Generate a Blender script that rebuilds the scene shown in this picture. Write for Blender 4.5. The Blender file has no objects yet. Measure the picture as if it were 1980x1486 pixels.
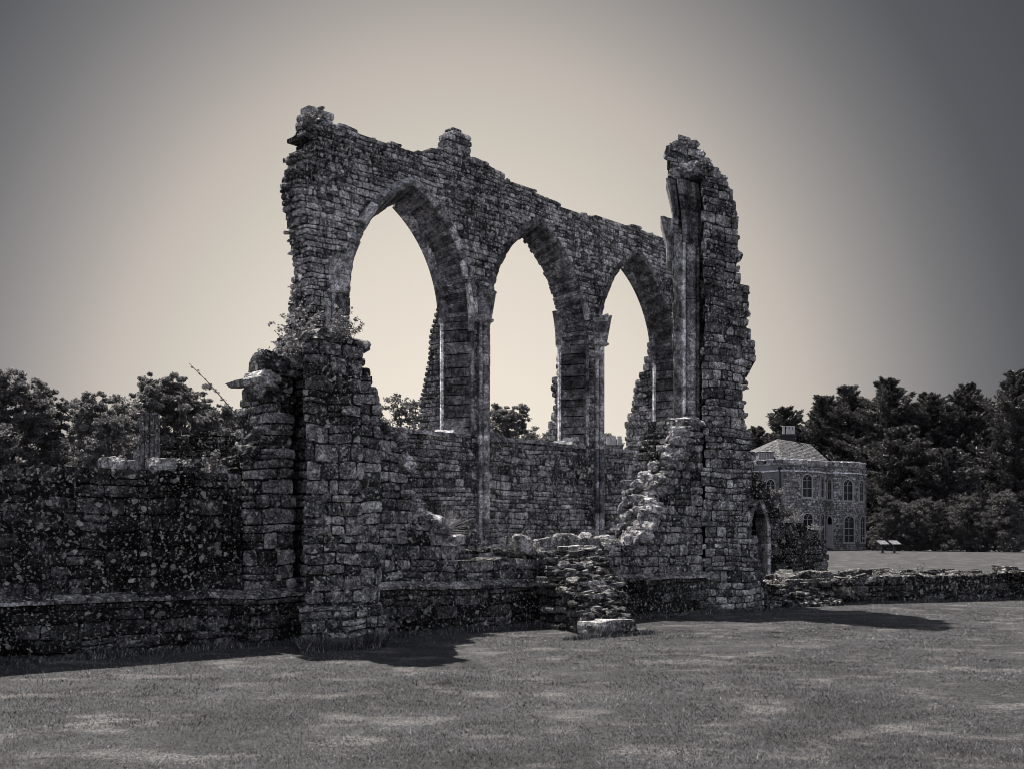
import bpy, math, random
import numpy as np
from mathutils import Vector, noise
R = random.Random(7)
NR = np.random.default_rng(11)
sc = bpy.context.scene
col = sc.collection

# ------------------------------------------------------------------ camera
F, HZ, CX, CH = 2070.0, 1030.0, 990.0, 1.6        # focal length (px of a 1980 px wide frame), horizon row, centre column, eye height
cam = bpy.data.cameras.new('camera'); camo = bpy.data.objects.new('camera', cam); col.objects.link(camo)
cam.sensor_width = 36; cam.lens = 36*F/1980; cam.shift_y = (HZ-743)/1980
cam.clip_start = .1; cam.clip_end = 3000
camo.location = (0, 0, CH); camo.rotation_euler = (math.pi/2, 0, 0)
sc.camera = camo

# ------------------------------------------------------------------ frames: a wall's own axes (u along, v up, d into the wall)
class Frame:
    def __init__(s, ox, oy, ux, uy, bx=None, by=None, warp=.0, bulge=.0):
        l = math.hypot(ux, uy); s.ox, s.oy, s.ux, s.uy = ox, oy, ux/l, uy/l
        if bx is None: bx, by = -s.uy, s.ux
        l = math.hypot(bx, by); s.bx, s.by = bx/l, by/l
        s.warp, s.bulge = warp, bulge
    def w(s, u, v, d):
        if s.warp:
            n = noise.noise((u*.9, v*.9, s.ox)); m = noise.noise((u*2.3+9, v*2.3, s.oy))
            v = v + s.warp*(n+.5*m); d = d + s.bulge*(noise.noise((u*.7+3, v*.7+5, 1.7)))
        return (s.ox+s.ux*u+s.bx*d, s.oy+s.uy*u+s.by*d, v)
    def px(s, x, y, d=0.):                              # where the line of sight of a photo point meets this wall's plane
        rx, rz = (x-CX)/F, (HZ-y)/F
        ex, ey = s.ox+s.bx*d, s.oy+s.by*d
        den = rx*s.uy - 1*s.ux
        t = (ex*s.uy - ey*s.ux)/den
        X, Y = rx*t, t
        u = ((X-ex)*s.ux+(Y-ey)*s.uy)
        return (u, CH+rz*t)
def at(x, y, Y): return ((x-CX)/F*Y, Y, CH+(HZ-y)/F*Y)
def ground(x, y): Y = CH*F/(y-HZ); return ((x-CX)/F*Y, Y)

# ------------------------------------------------------------------ mesh builder
class MB:
    def __init__(s): s.v = []; s.f = []; s.t = []; s.smooth = False
    def add(s, vs, fs, tone=.5):
        b = len(s.v); s.v.extend(vs); s.f.extend([tuple(b+i for i in f) for f in fs]); s.t.extend([tone]*len(fs))
    def hexa(s, p, tone=.5):       # p: 0-3 front ring, 4-7 back ring
        s.add(p, [(0,1,2,3),(7,6,5,4),(0,4,5,1),(1,5,6,2),(2,6,7,3),(3,7,4,0)], tone)
    def box(s, fr, u0, u1, v0, v1, d0, d1, tone=.5):
        s.hexa([fr.w(u0,v0,d0),fr.w(u1,v0,d0),fr.w(u1,v1,d0),fr.w(u0,v1,d0),fr.w(u0,v0,d1),fr.w(u1,v0,d1),fr.w(u1,v1,d1),fr.w(u0,v1,d1)], tone)
    def tube(s, pts, rad, n=8, tone=.5, cap=True):
        pts = [Vector(p) for p in pts]; k = len(pts); vs = []; fs = []
        ref = Vector((0.13,.2,1)) if abs((pts[-1]-pts[0]).normalized().z) < .9 else Vector((1,.1,0))
        for i, p in enumerate(pts):
            t = (pts[min(i+1,k-1)]-pts[max(i-1,0)]).normalized(); a = t.cross(ref).normalized(); b = t.cross(a)
            r = rad[i] if isinstance(rad, (list, tuple)) else rad
            for j in range(n):
                an = 2*math.pi*j/n; q = p+(a*math.cos(an)+b*math.sin(an))*r; vs.append(tuple(q))
        for i in range(k-1):
            for j in range(n): fs.append((i*n+j, i*n+(j+1)%n, (i+1)*n+(j+1)%n, (i+1)*n+j))
        if cap: fs.append(tuple(range(n-1,-1,-1))); fs.append(tuple((k-1)*n+j for j in range(n)))
        s.add(vs, fs, tone)
    def stone(s, fr, u0, u1, v0, v1, d0, d1, rough=.02, n=3, tone=None, back=True, taper=None):
        """one irregular squared stone; its face is a small uneven grid"""
        if tone is None: tone = R.random()
        du, dv = u1-u0, v1-v0; j = min(du, dv)*.07
        c = [(u0+R.uniform(0,j), v0+R.uniform(0,j)), (u1-R.uniform(0,j), v0+R.uniform(0,j)), (u1-R.uniform(0,j), v1-R.uniform(0,j)), (u0+R.uniform(0,j), v1-R.uniform(0,j))]
        pr = R.uniform(-.3, 1)*rough; tu, tv = R.uniform(-.6,.6)*rough, R.uniform(-.6,.6)*rough
        bev = min(.011, .09*min(du, dv))
        def grid(dd, sg):
            g = []
            for b in range(n+1):
                fb = b/n
                for a in range(n+1):
                    fa = a/n
                    x = (c[0][0]*(1-fa)+c[1][0]*fa)*(1-fb)+(c[3][0]*(1-fa)+c[2][0]*fa)*fb
                    y = (c[0][1]*(1-fa)+c[1][1]*fa)*(1-fb)+(c[3][1]*(1-fa)+c[2][1]*fa)*fb
                    e = (a in (0,n)) + (b in (0,n))
                    if n > 1 and not e: x += R.uniform(-.06,.06)*du; y += R.uniform(-.06,.06)*dv
                    if e == 2: x += bev*(.8 if a == 0 else -.8); y += bev*(.8 if b == 0 else -.8)
                    o = (-pr - tu*(fa-.5) - tv*(fb-.5) + (R.uniform(-.35,.35)*rough if not e else R.uniform(0,.4)*rough+bev*.8*(2 if e == 2 else 1)))
                    g.append(fr.w(x, y, dd+sg*o))
            return g
        m = n+1
        fg = grid(d0, 1); vs = list(fg); fs = []
        for b in range(n):
            for a in range(n): fs.append((b*m+a, b*m+a+1, (b+1)*m+a+1, (b+1)*m+a))
        ring = [a for a in range(m)] + [b*m+n for b in range(1,m)] + [n*m+a for a in range(n-1,-1,-1)] + [b*m for b in range(n-1,0,-1)]
        bg = [None]*len(ring)
        if d1 - d0 > .0:
            if back:
                g2 = grid(d1, -1); base = len(vs); vs += g2
                for b in range(n):
                    for a in range(n): fs.append((base+b*m+a, base+(b+1)*m+a, base+(b+1)*m+a+1, base+b*m+a+1))
                L = len(ring)
                for i in range(L): a, b = ring[i], ring[(i+1)%L]; fs.append((b, a, base+a, base+b))
            else:
                base = len(vs)
                for i in ring:
                    q = fg[i]; dd = d1-d0; vs.append((q[0]+fr.bx*dd, q[1]+fr.by*dd, q[2]))
                L = len(ring)
                for i in range(L): a, b = ring[i], ring[(i+1)%L]; fs.append((b, a, base+i, base+(i+1)%L))
        s.add(vs, fs, tone)
    def rock(s, c, sx, sy, sz, rot=0., sq=.55, jit=.14, tone=None, tilt=0.):
        if tone is None: tone = R.random()
        n = 4; vs = {}; order = []; fs = []
        def vid(i,j,k):
            if (i,j,k) not in vs:
                p = Vector((2*i/n-1, 2*j/n-1, 2*k/n-1)); q = p.normalized()*1.15
                p = p*sq + q*(1-sq)
                vs[(i,j,k)] = len(order); order.append(p)
            return vs[(i,j,k)]
        for a in range(n):
            for b in range(n):
                for k in (0,n):
                    q = [(a,b),(a+1,b),(a+1,b+1),(a,b+1)]
                    if k == 0: q = q[::-1]
                    fs.append(tuple(vid(i,j,k) for i,j in q)); fs.append(tuple(vid(k,i,j) for i,j in q)); fs.append(tuple(vid(j,k,i) for i,j in q))
        cr, sr = math.cos(rot), math.sin(rot); ct, st = math.cos(tilt), math.sin(tilt); out = []
        sd = (R.uniform(0,99), R.uniform(0,99), R.uniform(0,99))
        pls = [(Vector((R.gauss(0,1),R.gauss(0,1),R.gauss(0,.7))).normalized(), R.uniform(.72,1.0)) for _ in range(5)]
        for p in order:
            nn = noise.noise((p.x*1.1+sd[0], p.y*1.1+sd[1], p.z*1.1+sd[2]))
            p = p*(1+nn*jit*2.2) + Vector((R.uniform(-1,1),R.uniform(-1,1),R.uniform(-1,1)))*jit*.3
            for nv, dd in pls:
                k = p.dot(nv)-dd
                if k > 0: p = p - nv*k
            x, y, z = p.x*sx/2, p.y*sy/2, p.z*sz/2
            x, z = x*ct-z*st, x*st+z*ct
            out.append((c[0]+x*cr-y*sr, c[1]+x*sr+y*cr, c[2]+z))
        s.add(out, fs, tone)

def world_base(p):
    b = Vector((0,0,0))
    while p is not None: b += p.location; p = p.parent
    return b
def mesh_from(name, V, Fs, tones=None):
    me = bpy.data.meshes.new(name); me.from_pydata(V, [], Fs)
    if tones is not None:
        a = me.attributes.new('tone', 'FLOAT', 'FACE'); a.data.foreach_set('value', np.asarray(tones, dtype=np.float32))
    me.update(); return me
def put(name, mb, mat, parent=None, smooth=False, label=None):
    b = world_base(parent)
    V = [(p[0]-b.x, p[1]-b.y, p[2]-b.z) for p in mb.v]
    me = mesh_from(name, V, mb.f, mb.t); me.materials.append(mat)
    if smooth: me.polygons.foreach_set('use_smooth', [True]*len(me.polygons))
    o = bpy.data.objects.new(name, me); col.objects.link(o)
    if parent is not None: o.parent = parent
    if label: o['label'] = label
    return o
def tag(o, label=None, cat=None, group=None, kind=None):
    if label: o['label'] = label
    if cat: o['category'] = cat
    if group: o['group'] = group
    if kind: o['kind'] = kind
    return o
def thing(name, loc, label, cat, group=None):
    o = bpy.data.objects.new(name, None); o.empty_display_size = .3; col.objects.link(o); o.location = loc
    return tag(o, label, cat, group)
def solo(name, mb, mat, loc, label, cat, group=None, smooth=False):
    """a thing that is one mesh, origin at its base"""
    V = [(p[0]-loc[0], p[1]-loc[1], p[2]-loc[2]) for p in mb.v]
    me = mesh_from(name, V, mb.f, mb.t); me.materials.append(mat)
    if smooth: me.polygons.foreach_set('use_smooth', [True]*len(me.polygons))
    o = bpy.data.objects.new(name, me); col.objects.link(o); o.location = loc
    return tag(o, label, cat, group)

# ------------------------------------------------------------------ materials
def new_mat(name):
    m = bpy.data.materials.new(name); m.use_nodes = True; nt = m.node_tree; nt.nodes.clear()
    out = nt.nodes.new('ShaderNodeOutputMaterial'); bs = nt.nodes.new('ShaderNodeBsdfPrincipled')
    nt.links.new(bs.outputs[0], out.inputs[0]); bs.inputs['Roughness'].default_value = .9
    bs.inputs['Specular IOR Level'].default_value = .2
    return m, nt, bs
class N:
    def __init__(s, nt): s.nt = nt
    def n(s, t, **k):
        x = s.nt.nodes.new(t)
        for a, b in k.items(): setattr(x, a, b)
        return x
    def l(s, a, b): s.nt.links.new(a, b)
    def math(s, op, a, b=None, c=None, clamp=False):
        x = s.n('ShaderNodeMath', operation=op); x.use_clamp = clamp
        for i, q in enumerate((a, b, c)):
            if q is None: continue
            if isinstance(q, (int, float)): x.inputs[i].default_value = q
            else: s.l(q, x.inputs[i])
        return x.outputs[0]
    def noise(s, vec, scale, detail=4, rough=.55, dist=0.):
        x = s.n('ShaderNodeTexNoise'); x.inputs['Scale'].default_value = scale; x.inputs['Detail'].default_value = detail
        x.inputs['Roughness'].default_value = rough; x.inputs['Distortion'].default_value = dist; s.l(vec, x.inputs['Vector']); return x.outputs['Fac']
    def ramp(s, fac, a, b, lo=0., hi=1.):
        x = s.n('ShaderNodeMapRange'); x.interpolation_type = 'SMOOTHSTEP'
        for i, q in enumerate((a, b, lo, hi)): x.inputs[1+i].default_value = q
        s.l(fac, x.inputs[0]); return x.outputs[0]
    def mix(s, f, a, b, mode='MIX'):
        x = s.n('ShaderNodeMix', data_type='RGBA', blend_type=mode)
        if isinstance(f, (int, float)): x.inputs[0].default_value = f
        else: s.l(f, x.inputs[0])
        for i, q in ((6, a), (7, b)):
            if isinstance(q, tuple): x.inputs[i].default_value = q+(1,) if len(q) == 3 else q
            else: s.l(q, x.inputs[i])
        return x.outputs[2]
def g3(v, warm=0.): return (v*(.985+.10*warm), v*.99, v*(1.085-.18*warm))
def stone_mat(name, dark, light, lich=.5, stain=.6, lcol=.34, bump=1., spot=3.2, dressed=False):
    m, nt, bs = new_mat(name); k = N(nt)
    tc = k.n('ShaderNodeTexCoord').outputs['Object']
    tone = k.n('ShaderNodeAttribute', attribute_type='GEOMETRY', attribute_name='tone').outputs['Fac']
    base = k.mix(tone, g3(dark), g3(light, .3))
    big = k.noise(tc, .55, 5, .6, .4)
    med = k.noise(tc, 4.5, 6, .65)
    fine = k.noise(tc, 38, 6, .7)
    st = k.ramp(big, .42, .66, 1., 1-stain)
    md = k.math('MULTIPLY', k.ramp(med, .3, .7, .5, 1.5), k.ramp(k.noise(tc, 13, 5, .7), .3, .7, .55, 1.5))
    fn = k.ramp(fine, .28, .75, .35, 1.65)
    mul = k.math('MULTIPLY', k.math('POWER', k.math('MULTIPLY', k.math('MULTIPLY', st, md), fn), 1.45), 1.22)
    cc = k.n('ShaderNodeCombineColor'); [k.l(mul, cc.inputs[i]) for i in range(3)]
    base = k.mix(1., base, cc.outputs[0], 'MULTIPLY')
    # lichens: rounded pale patches in several sizes, gathered in colonies
    dn = k.n('ShaderNodeTexNoise'); dn.inputs['Scale'].default_value = 9; dn.inputs['Detail'].default_value = 5; k.l(tc, dn.inputs['Vector'])
    va = k.n('ShaderNodeVectorMath', operation='MULTIPLY_ADD'); k.l(dn.outputs['Color'], va.inputs[0]); va.inputs[1].default_value = (.14,.14,.14); k.l(tc, va.inputs[2])
    masks = []
    for scl, cl, thr, rk in ((spot*1.3, .8, .48, .33), (spot*2.3, 1.5, .45, .44), (spot*4.4, 2.6, .43, .46)):
        vo = k.n('ShaderNodeTexVoronoi'); vo.inputs['Scale'].default_value = scl; k.l(va.outputs[0], vo.inputs['Vector'])
        sep = k.n('ShaderNodeSeparateColor'); k.l(vo.outputs['Color'], sep.inputs[0])
        rad = k.math('MULTIPLY_ADD', k.math('POWER', sep.outputs[0], 1.5), rk, -.01)
        inside = k.ramp(k.math('SUBTRACT', rad, vo.outputs['Distance']), -.01, .04)
        cn = k.noise(tc, cl, 3, .5)
        colony = k.ramp(cn, thr+.10-.2*lich, thr+.20-.2*lich)
        masks.append(k.math('MULTIPLY', k.math('MULTIPLY', inside, colony), k.math('MULTIPLY_ADD', sep.outputs[1], .7, .3)))
    mk = k.math('MAXIMUM', k.math('MAXIMUM', masks[0], masks[1]), masks[2])
    speck = k.math('MULTIPLY', k.ramp(k.noise(tc, 26, 3, .65), .57, .68), .7*lich)
    mk = k.math('MAXIMUM', mk, speck)
    mk = k.math('MULTIPLY', mk, k.ramp(fine, .3, .6, .45, 1.))
    mk = k.math('MULTIPLY', mk, min(1., .45+lich), clamp=True)
    base = k.mix(mk, base, (lcol*1.02, lcol, lcol*.95))
    if dressed:
        pass
    k.l(base, bs.inputs['Base Color']); bs.inputs['Roughness'].default_value = .95; bs.inputs['Specular IOR Level'].default_value = .12
    b1 = k.n('ShaderNodeBump'); b1.inputs['Strength'].default_value = .9; b1.inputs['Distance'].default_value = .07*bump; k.l(k.noise(tc, 16, 7, .7), b1.inputs['Height'])
    b2 = k.n('ShaderNodeBump'); b2.inputs['Strength'].default_value = .7; b2.inputs['Distance'].default_value = .08*bump; k.l(med, b2.inputs['Height']); k.l(b1.outputs[0], b2.inputs['Normal'])
    k.l(b2.outputs[0], bs.inputs['Normal'])
    return m
M = {}
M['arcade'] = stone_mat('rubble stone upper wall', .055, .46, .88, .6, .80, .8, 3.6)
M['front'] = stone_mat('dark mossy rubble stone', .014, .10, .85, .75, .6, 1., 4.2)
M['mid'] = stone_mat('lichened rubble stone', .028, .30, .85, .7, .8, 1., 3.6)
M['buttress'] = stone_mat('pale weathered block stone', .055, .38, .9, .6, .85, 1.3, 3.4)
M['rubble'] = stone_mat('broken core rubble', .16, .50, .5, .3, .7, 1.3)
M['pier'] = stone_mat('coursed pier stone', .055, .42, .55, .55, .85, 1., 3.6)
M['dressed'] = stone_mat('dressed sandstone', .15, .52, .3, .55, .7, .9)
M['soffit'] = stone_mat('voussoir stone', .06, .28, .12, .45, .4, 1.2)
M['spill'] = stone_mat('dark fallen stone', .025, .15, .6, .5, .5, 1.2, 3.6)
M['pale'] = stone_mat('sunlit pale stone', .45, .75, .05, .1, .6, .2)  # raised paleness imitates sun on fillets and copings
M['shaft'] = stone_mat('shaft stone with stained drums', .12, .58, .1, .35, .5, .3)

def plain(name, c, rough=.8, metal=0., nscale=0., namp=.3, tone=False, bump=0.):
    m, nt, bs = new_mat(name); k = N(nt); bs.inputs['Roughness'].default_value = rough; bs.inputs['Metallic'].default_value = metal
    tc = k.n('ShaderNodeTexCoord').outputs['Object']; base = c
    if nscale:
        f = k.ramp(k.noise(tc, nscale, 5, .6), .3, .7, 1-namp, 1+namp)
        if tone:
            t = k.n('ShaderNodeAttribute', attribute_type='GEOMETRY', attribute_name='tone').outputs['Fac']
            f = k.math('MULTIPLY', f, k.math('MULTIPLY_ADD', t, 1.0, .5))
        cc = k.n('ShaderNodeCombineColor'); [k.l(f, cc.inputs[i]) for i in range(3)]
        o = k.mix(1., c, cc.outputs[0], 'MULTIPLY'); k.l(o, bs.inputs['Base Color'])
    else: bs.inputs['Base Color'].default_value = tuple(c)+(1,)
    if bump:
        b = k.n('ShaderNodeBump'); b.inputs['Distance'].default_value = bump; k.l(k.noise(tc, nscale*3, 5, .6), b.inputs['Height']); k.l(b.outputs[0], bs.inputs['Normal'])
    return m
def leaf_mat(name, lo, hi, trans=.35):
    m = bpy.data.materials.new(name); m.use_nodes = True; nt = m.node_tree; nt.nodes.clear(); k = N(nt)
    out = k.n('ShaderNodeOutputMaterial')
    t = k.n('ShaderNodeAttribute', attribute_type='GEOMETRY', attribute_name='tone').outputs['Fac']
    c = k.mix(t, g3(lo), g3(hi, .5))
    bs = k.n('ShaderNodeBsdfPrincipled'); bs.inputs['Roughness'].default_value = .55; bs.inputs['Specular IOR Level'].default_value = .35; k.l(c, bs.inputs['Base Color'])
    tr = k.n('ShaderNodeBsdfTranslucent'); k.l(c, tr.inputs[0])
    mx = k.n('ShaderNodeMixShader'); mx.inputs[0].default_value = trans; k.l(bs.outputs[0], mx.inputs[1]); k.l(tr.outputs[0], mx.inputs[2]); k.l(mx.outputs[0], out.inputs[0])
    return m
M['leafL'] = leaf_mat('broadleaf foliage', .05, .27, .45)
M['leafR'] = leaf_mat('dark conifer foliage', .02, .12, .25)
M['leafM'] = leaf_mat('shrub foliage', .03, .17, .4)
M['leafS'] = leaf_mat('pale shrub foliage', .06, .26)
M['weed'] = leaf_mat('wall weed leaves', .08, .30)
M['straw'] = leaf_mat('dry stalks', .18, .45)
M['bark'] = plain('bark', g3(.07), .95, 0, 6, .4, False, .03)
M['white'] = plain('white painted wood', g3(.36, .2), .6, 0, 3, .12)
M['glass'] = plain('dark window glass', (.006,.006,.007), .15)
M['slate'] = stone_mat('roof slates', .07, .15, .15, .1, .3, .4, 2.)
M['render'] = plain('grey rendered wall', g3(.17), .9, 0, .8, .25)
M['house'] = stone_mat('house block stone', .10, .36, .2, .25, .4, .8, 1.2)
M['pot'] = plain('pale clay chimney pot', g3(.42, .3), .85, 0, 3, .2)
M['board'] = plain('information panel', g3(.2), .35, 0, 8, .5)
M['dark'] = plain('dark painted post', g3(.03), .7, 0, 5, .3)
M['bin'] = M['dark']

# lawn + blades share one pattern in world coordinates
def lawn_mat(name, blades):
    m, nt, bs = new_mat(name); k = N(nt)
    tc = k.n('ShaderNodeTexCoord').outputs['Object']
    sc1 = k.n('ShaderNodeMapping'); k.l(tc, sc1.inputs[0]); sc1.inputs['Scale'].default_value = (1, 1.4, 1)
    big = k.noise(sc1.outputs[0], .55, 4, .55, .3)
    med = k.noise(tc, 2.6, 4, .6); fine = k.noise(tc, 45, 4, .7)
    f = k.math('MULTIPLY', k.ramp(big, .3, .7, .75, 1.2), k.ramp(med, .3, .7, .8, 1.2))
    f = k.math('MULTIPLY', f, k.math('MULTIPLY', k.ramp(fine, .3, .7, .35, 1.75), k.ramp(k.noise(tc, 14, 5, .7), .3, .7, .6, 1.45)))
    if blades:
        t = k.n('ShaderNodeAttribute', attribute_type='GEOMETRY', attribute_name='tone').outputs['Fac']
        f = k.math('MULTIPLY', f, k.math('MULTIPLY_ADD', k.math('POWER', t, 7.), 6.5, .38))
    cc = k.n('ShaderNodeCombineColor'); [k.l(f, cc.inputs[i]) for i in range(3)]
    c = k.mix(1., g3(.085 if blades else .045, .1), cc.outputs[0], 'MULTIPLY')
    dry = k.math('MULTIPLY', k.ramp(k.noise(sc1.outputs[0], 1.05, 4, .6), .51, .72), k.ramp(fine, .38, .62, 0., 1.))
    c = k.mix(k.math('MULTIPLY', dry, .75), c, g3(.32, .6))
    k.l(c, bs.inputs['Base Color']); bs.inputs['Roughness'].default_value = .8
    if not blades:
        b = k.n('ShaderNodeBump'); b.inputs['Distance'].default_value = .03; k.l(fine, b.inputs['Height']); k.l(b.outputs[0], bs.inputs['Normal'])
    return m
M['lawn'] = lawn_mat('lawn', False); M['blades'] = lawn_mat('grass blades', True)

# ------------------------------------------------------------------ masonry
def scan(outline, holes, v):
    xs = []
    for poly in [outline]+holes:
        n = len(poly)
        for i in range(n):
            (x0,y0),(x1,y1) = poly[i], poly[(i+1)%n]
            if (y0 <= v) != (y1 <= v): xs.append(x0+(v-y0)/(y1-y0)*(x1-x0))
    xs.sort(); return [(xs[i], xs[i+1]) for i in range(0, len(xs)-1, 2)]
def masonry(mb, fr, outline, holes=(), d0=0., d1=.8, ch=(.14,.26), sw=(.2,.5), rough=.025, gap=.009, n=3, v0=None, v1=None, core=.03, skip=.015, ragged=.04, split=.25, endsplit=True, edgejit=True, tone=None, backn=True, clip=None):
    holes = [list(h) for h in holes]
    lo = min(p[1] for p in outline) if v0 is None else v0; hi = max(p[1] for p in outline) if v1 is None else v1
    v = lo
    while v < hi-.03:
        h = min(R.uniform(*ch), hi-v)
        if hi-v-h < .06: h = hi-v
        for (a, b) in scan(outline, holes, v+h*.5):
            if clip: a, b = max(a, clip[0]), min(b, clip[1])
            if b-a < .05: continue
            if edgejit:
                a += R.uniform(-ragged, ragged)*.6; b -= R.uniform(-ragged, ragged)*.6
            # core
            mb.box(fr, a+.045 if b-a > .2 else a+.01, b-.045 if b-a > .2 else b-.01, v-.002, v+h-.006, d0+core, d1-core, .0)
            u = a; first = True
            while u < b-.02:
                w = R.uniform(*sw)
                if b-u-w < sw[0]*.7: w = b-u
                last = u+w >= b-.01
                if not (R.random() < skip and not first and not last):
                    tn = R.random() if tone is None else R.uniform(*tone)
                    if R.random() < split and h > .16 and not last:
                        hh = h*R.uniform(.4,.6); parts = [(v, v+hh), (v+hh, v+h)]
                    else: parts = [(v, v+h)]
                    for (p, q) in parts:
                        if (first or last) and endsplit and d1-d0 > .5:
                            cuts = [d0]
                            while d1-cuts[-1] > .45: cuts.append(cuts[-1]+R.uniform(.18,.38))
                            cuts.append(d1)
                            for i in range(len(cuts)-1):
                                t2 = R.random() if tone is None else R.uniform(*tone)
                                ej = R.uniform(0, ragged)
                                mb.stone(fr, u+gap*.5+(ej if first and i else 0), u+w-gap*.5-(ej if last and i else 0), p+gap*.5, q-gap*.5, cuts[i]+(gap*.5 if i else 0), cuts[i+1]-(gap*.5), rough if i in (0, len(cuts)-2) else .004, n, t2)
                        else:
                            mb.stone(fr, u+gap*.5, u+w-gap*.5, p+gap*.5, q-gap*.5, d0, d1, rough, n, tn, back=backn)
                u += w; first = False
        v += h
def lerp2(p, q, t): return (p[0]+(q[0]-p[0])*t, p[1]+(q[1]-p[1])*t)
def rubble_band(mb, line, fr, dr, n, s0=.10, s1=.24, sp=.06, drop=.0):
    for i in range(n):
        k = R.uniform(0, len(line)-1.001); j = int(k); p = lerp2(line[j], line[j+1], k-j)
        a = fr.px(p[0], p[1]); s_ = R.uniform(s0, s1)
        mb.rock(fr.w(a[0]+R.uniform(-sp,sp), a[1]+R.uniform(-sp,sp)-drop, R.uniform(*dr)), s_*R.uniform(1.1,1.7), s_*1.1, s_*R.uniform(.5,.8), .6+R.uniform(-.4,.4), .6, .12, None, R.uniform(-.2,.2))
def pxpoly(fr, pts, d=0.): return [fr.px(x, y, d) for x, y in pts]

# ------------------------------------------------------------------ the window wall (three pointed openings)
AF = Frame(-.65, 25.92, 1960, 2070, warp=.0, bulge=.035)
AW = Frame(-.65, 25.92, 1960, 2070, warp=.055, bulge=.035)
TH = .66
SPR, SILL = 6.65, 3.95
OPEN = [(-4.115, -.525, 9.41), (.159, 3.784, 9.52), (4.40, 7.83, 9.54)]
def arch_pts(a0, a1, spring, apex, n=14, out=0.):
    """pointed arch from left springing to right springing"""
    c = (a0+a1)/2; a = (a1-a0)/2; r = apex-spring; Rr = (a*a+r*r)/(2*a)
    th = math.atan2(r, Rr-a)              # angle at which the right arc meets the apex
    L = [(c-(a-Rr)-(Rr+out)*math.cos(th*i/n), spring+(Rr+out)*math.sin(th*i/n)) for i in range(n+1)]
    Rt = [(c+(a-Rr)+(Rr+out)*math.cos(th*i/n), spring+(Rr+out)*math.sin(th*i/n)) for i in range(n, -1, -1)]
    return L, Rt
def hole(o, out):
    L, Rt = arch_pts(o[0], o[1], SPR, o[2], 14, out)
    return [(o[0]-out, SILL)]+L+Rt[1:]+[(o[1]+out, SILL)]
out_px = [(575,1190),(568,700),(567,600),(562,500),(556,450),(549,410),(543,388),(541,350),(543,325),(551,318),(549,292),(563,283),(571,268),(586,256),(620,237),(645,238),(668,243),(692,251),(695,256),(754,276),(761,270),(778,278),(780,284),(806,295),(811,289),(824,292),(826,299),(829,299),(870,303),(916,308),(944,317),(946,326),(1000,353),(1058,382),(1067,384),(1074,389),(1086,391),(1088,399),(1163,421),(1218,436),(1227,431),(1241,437),(1243,443),(1284,457),(1312,466),(1335,476),(1345,1190)]
wall = thing('window_wall', AF.w(1.8, 0, 0), 'tall roofless stone wall with three pointed window openings against the sky', 'ruined wall')
mb = MB(); out_px = [((x+36 if y > 262 else x+14) if x < 590 and y > 258 else x, y) for x, y in out_px]; outl = pxpoly(AW, out_px)
outl[0] = (outl[0][0], -.1); outl[-1] = (outl[-1][0], -.1)
masonry(mb, AW, outl, [hole(o, .13) for o in OPEN], 0, TH, ch=(.08,.21), sw=(.12,.42), rough=.016, split=.2, ragged=.05, n=2)
rubble_band(mb, [(592,262),(645,240),(692,252),(754,276),(829,300)], AW, (.02,TH-.05), 40, .06, .14, .015, .03); rubble_band(mb, [(916,308),(946,326),(1000,353),(1058,382),(1088,399),(1163,421),(1218,436),(1284,457)], AW, (.02,TH-.05), 60, .06, .14, .015, .04)
rubble_band(mb, [(586,290),(578,325),(577,350),(580,390),(592,450),(598,500),(603,567)], AW, (.0,TH), 34, .07, .15, .03)
put('masonry', mb, M['arcade'], wall)
for pl, da, db in (([(586,262),(586,210),(600,207),(612,211),(614,205),(628,204),(630,218),(645,221),(645,244),(620,250)], .12, .40), ([(862,310),(863,280),(865,267),(866,263),(873,260),(877,249),(892,252),(894,259),(907,265),(913,272),(912,312)], .08, .40), ([(829,305),(832,283),(866,290),(866,310)], -.04, .5), ([(912,318),(913,304),(944,315),(945,328)], -.04, .5)):
    mb = MB(); masonry(mb, AW, pxpoly(AW, pl, da), [], da, db, ch=(.12,.20), sw=(.18,.4), rough=.03, n=2, ragged=.04, skip=0, endsplit=False)
    put('wall_top_upstand', mb, M['arcade'], wall)
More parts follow.
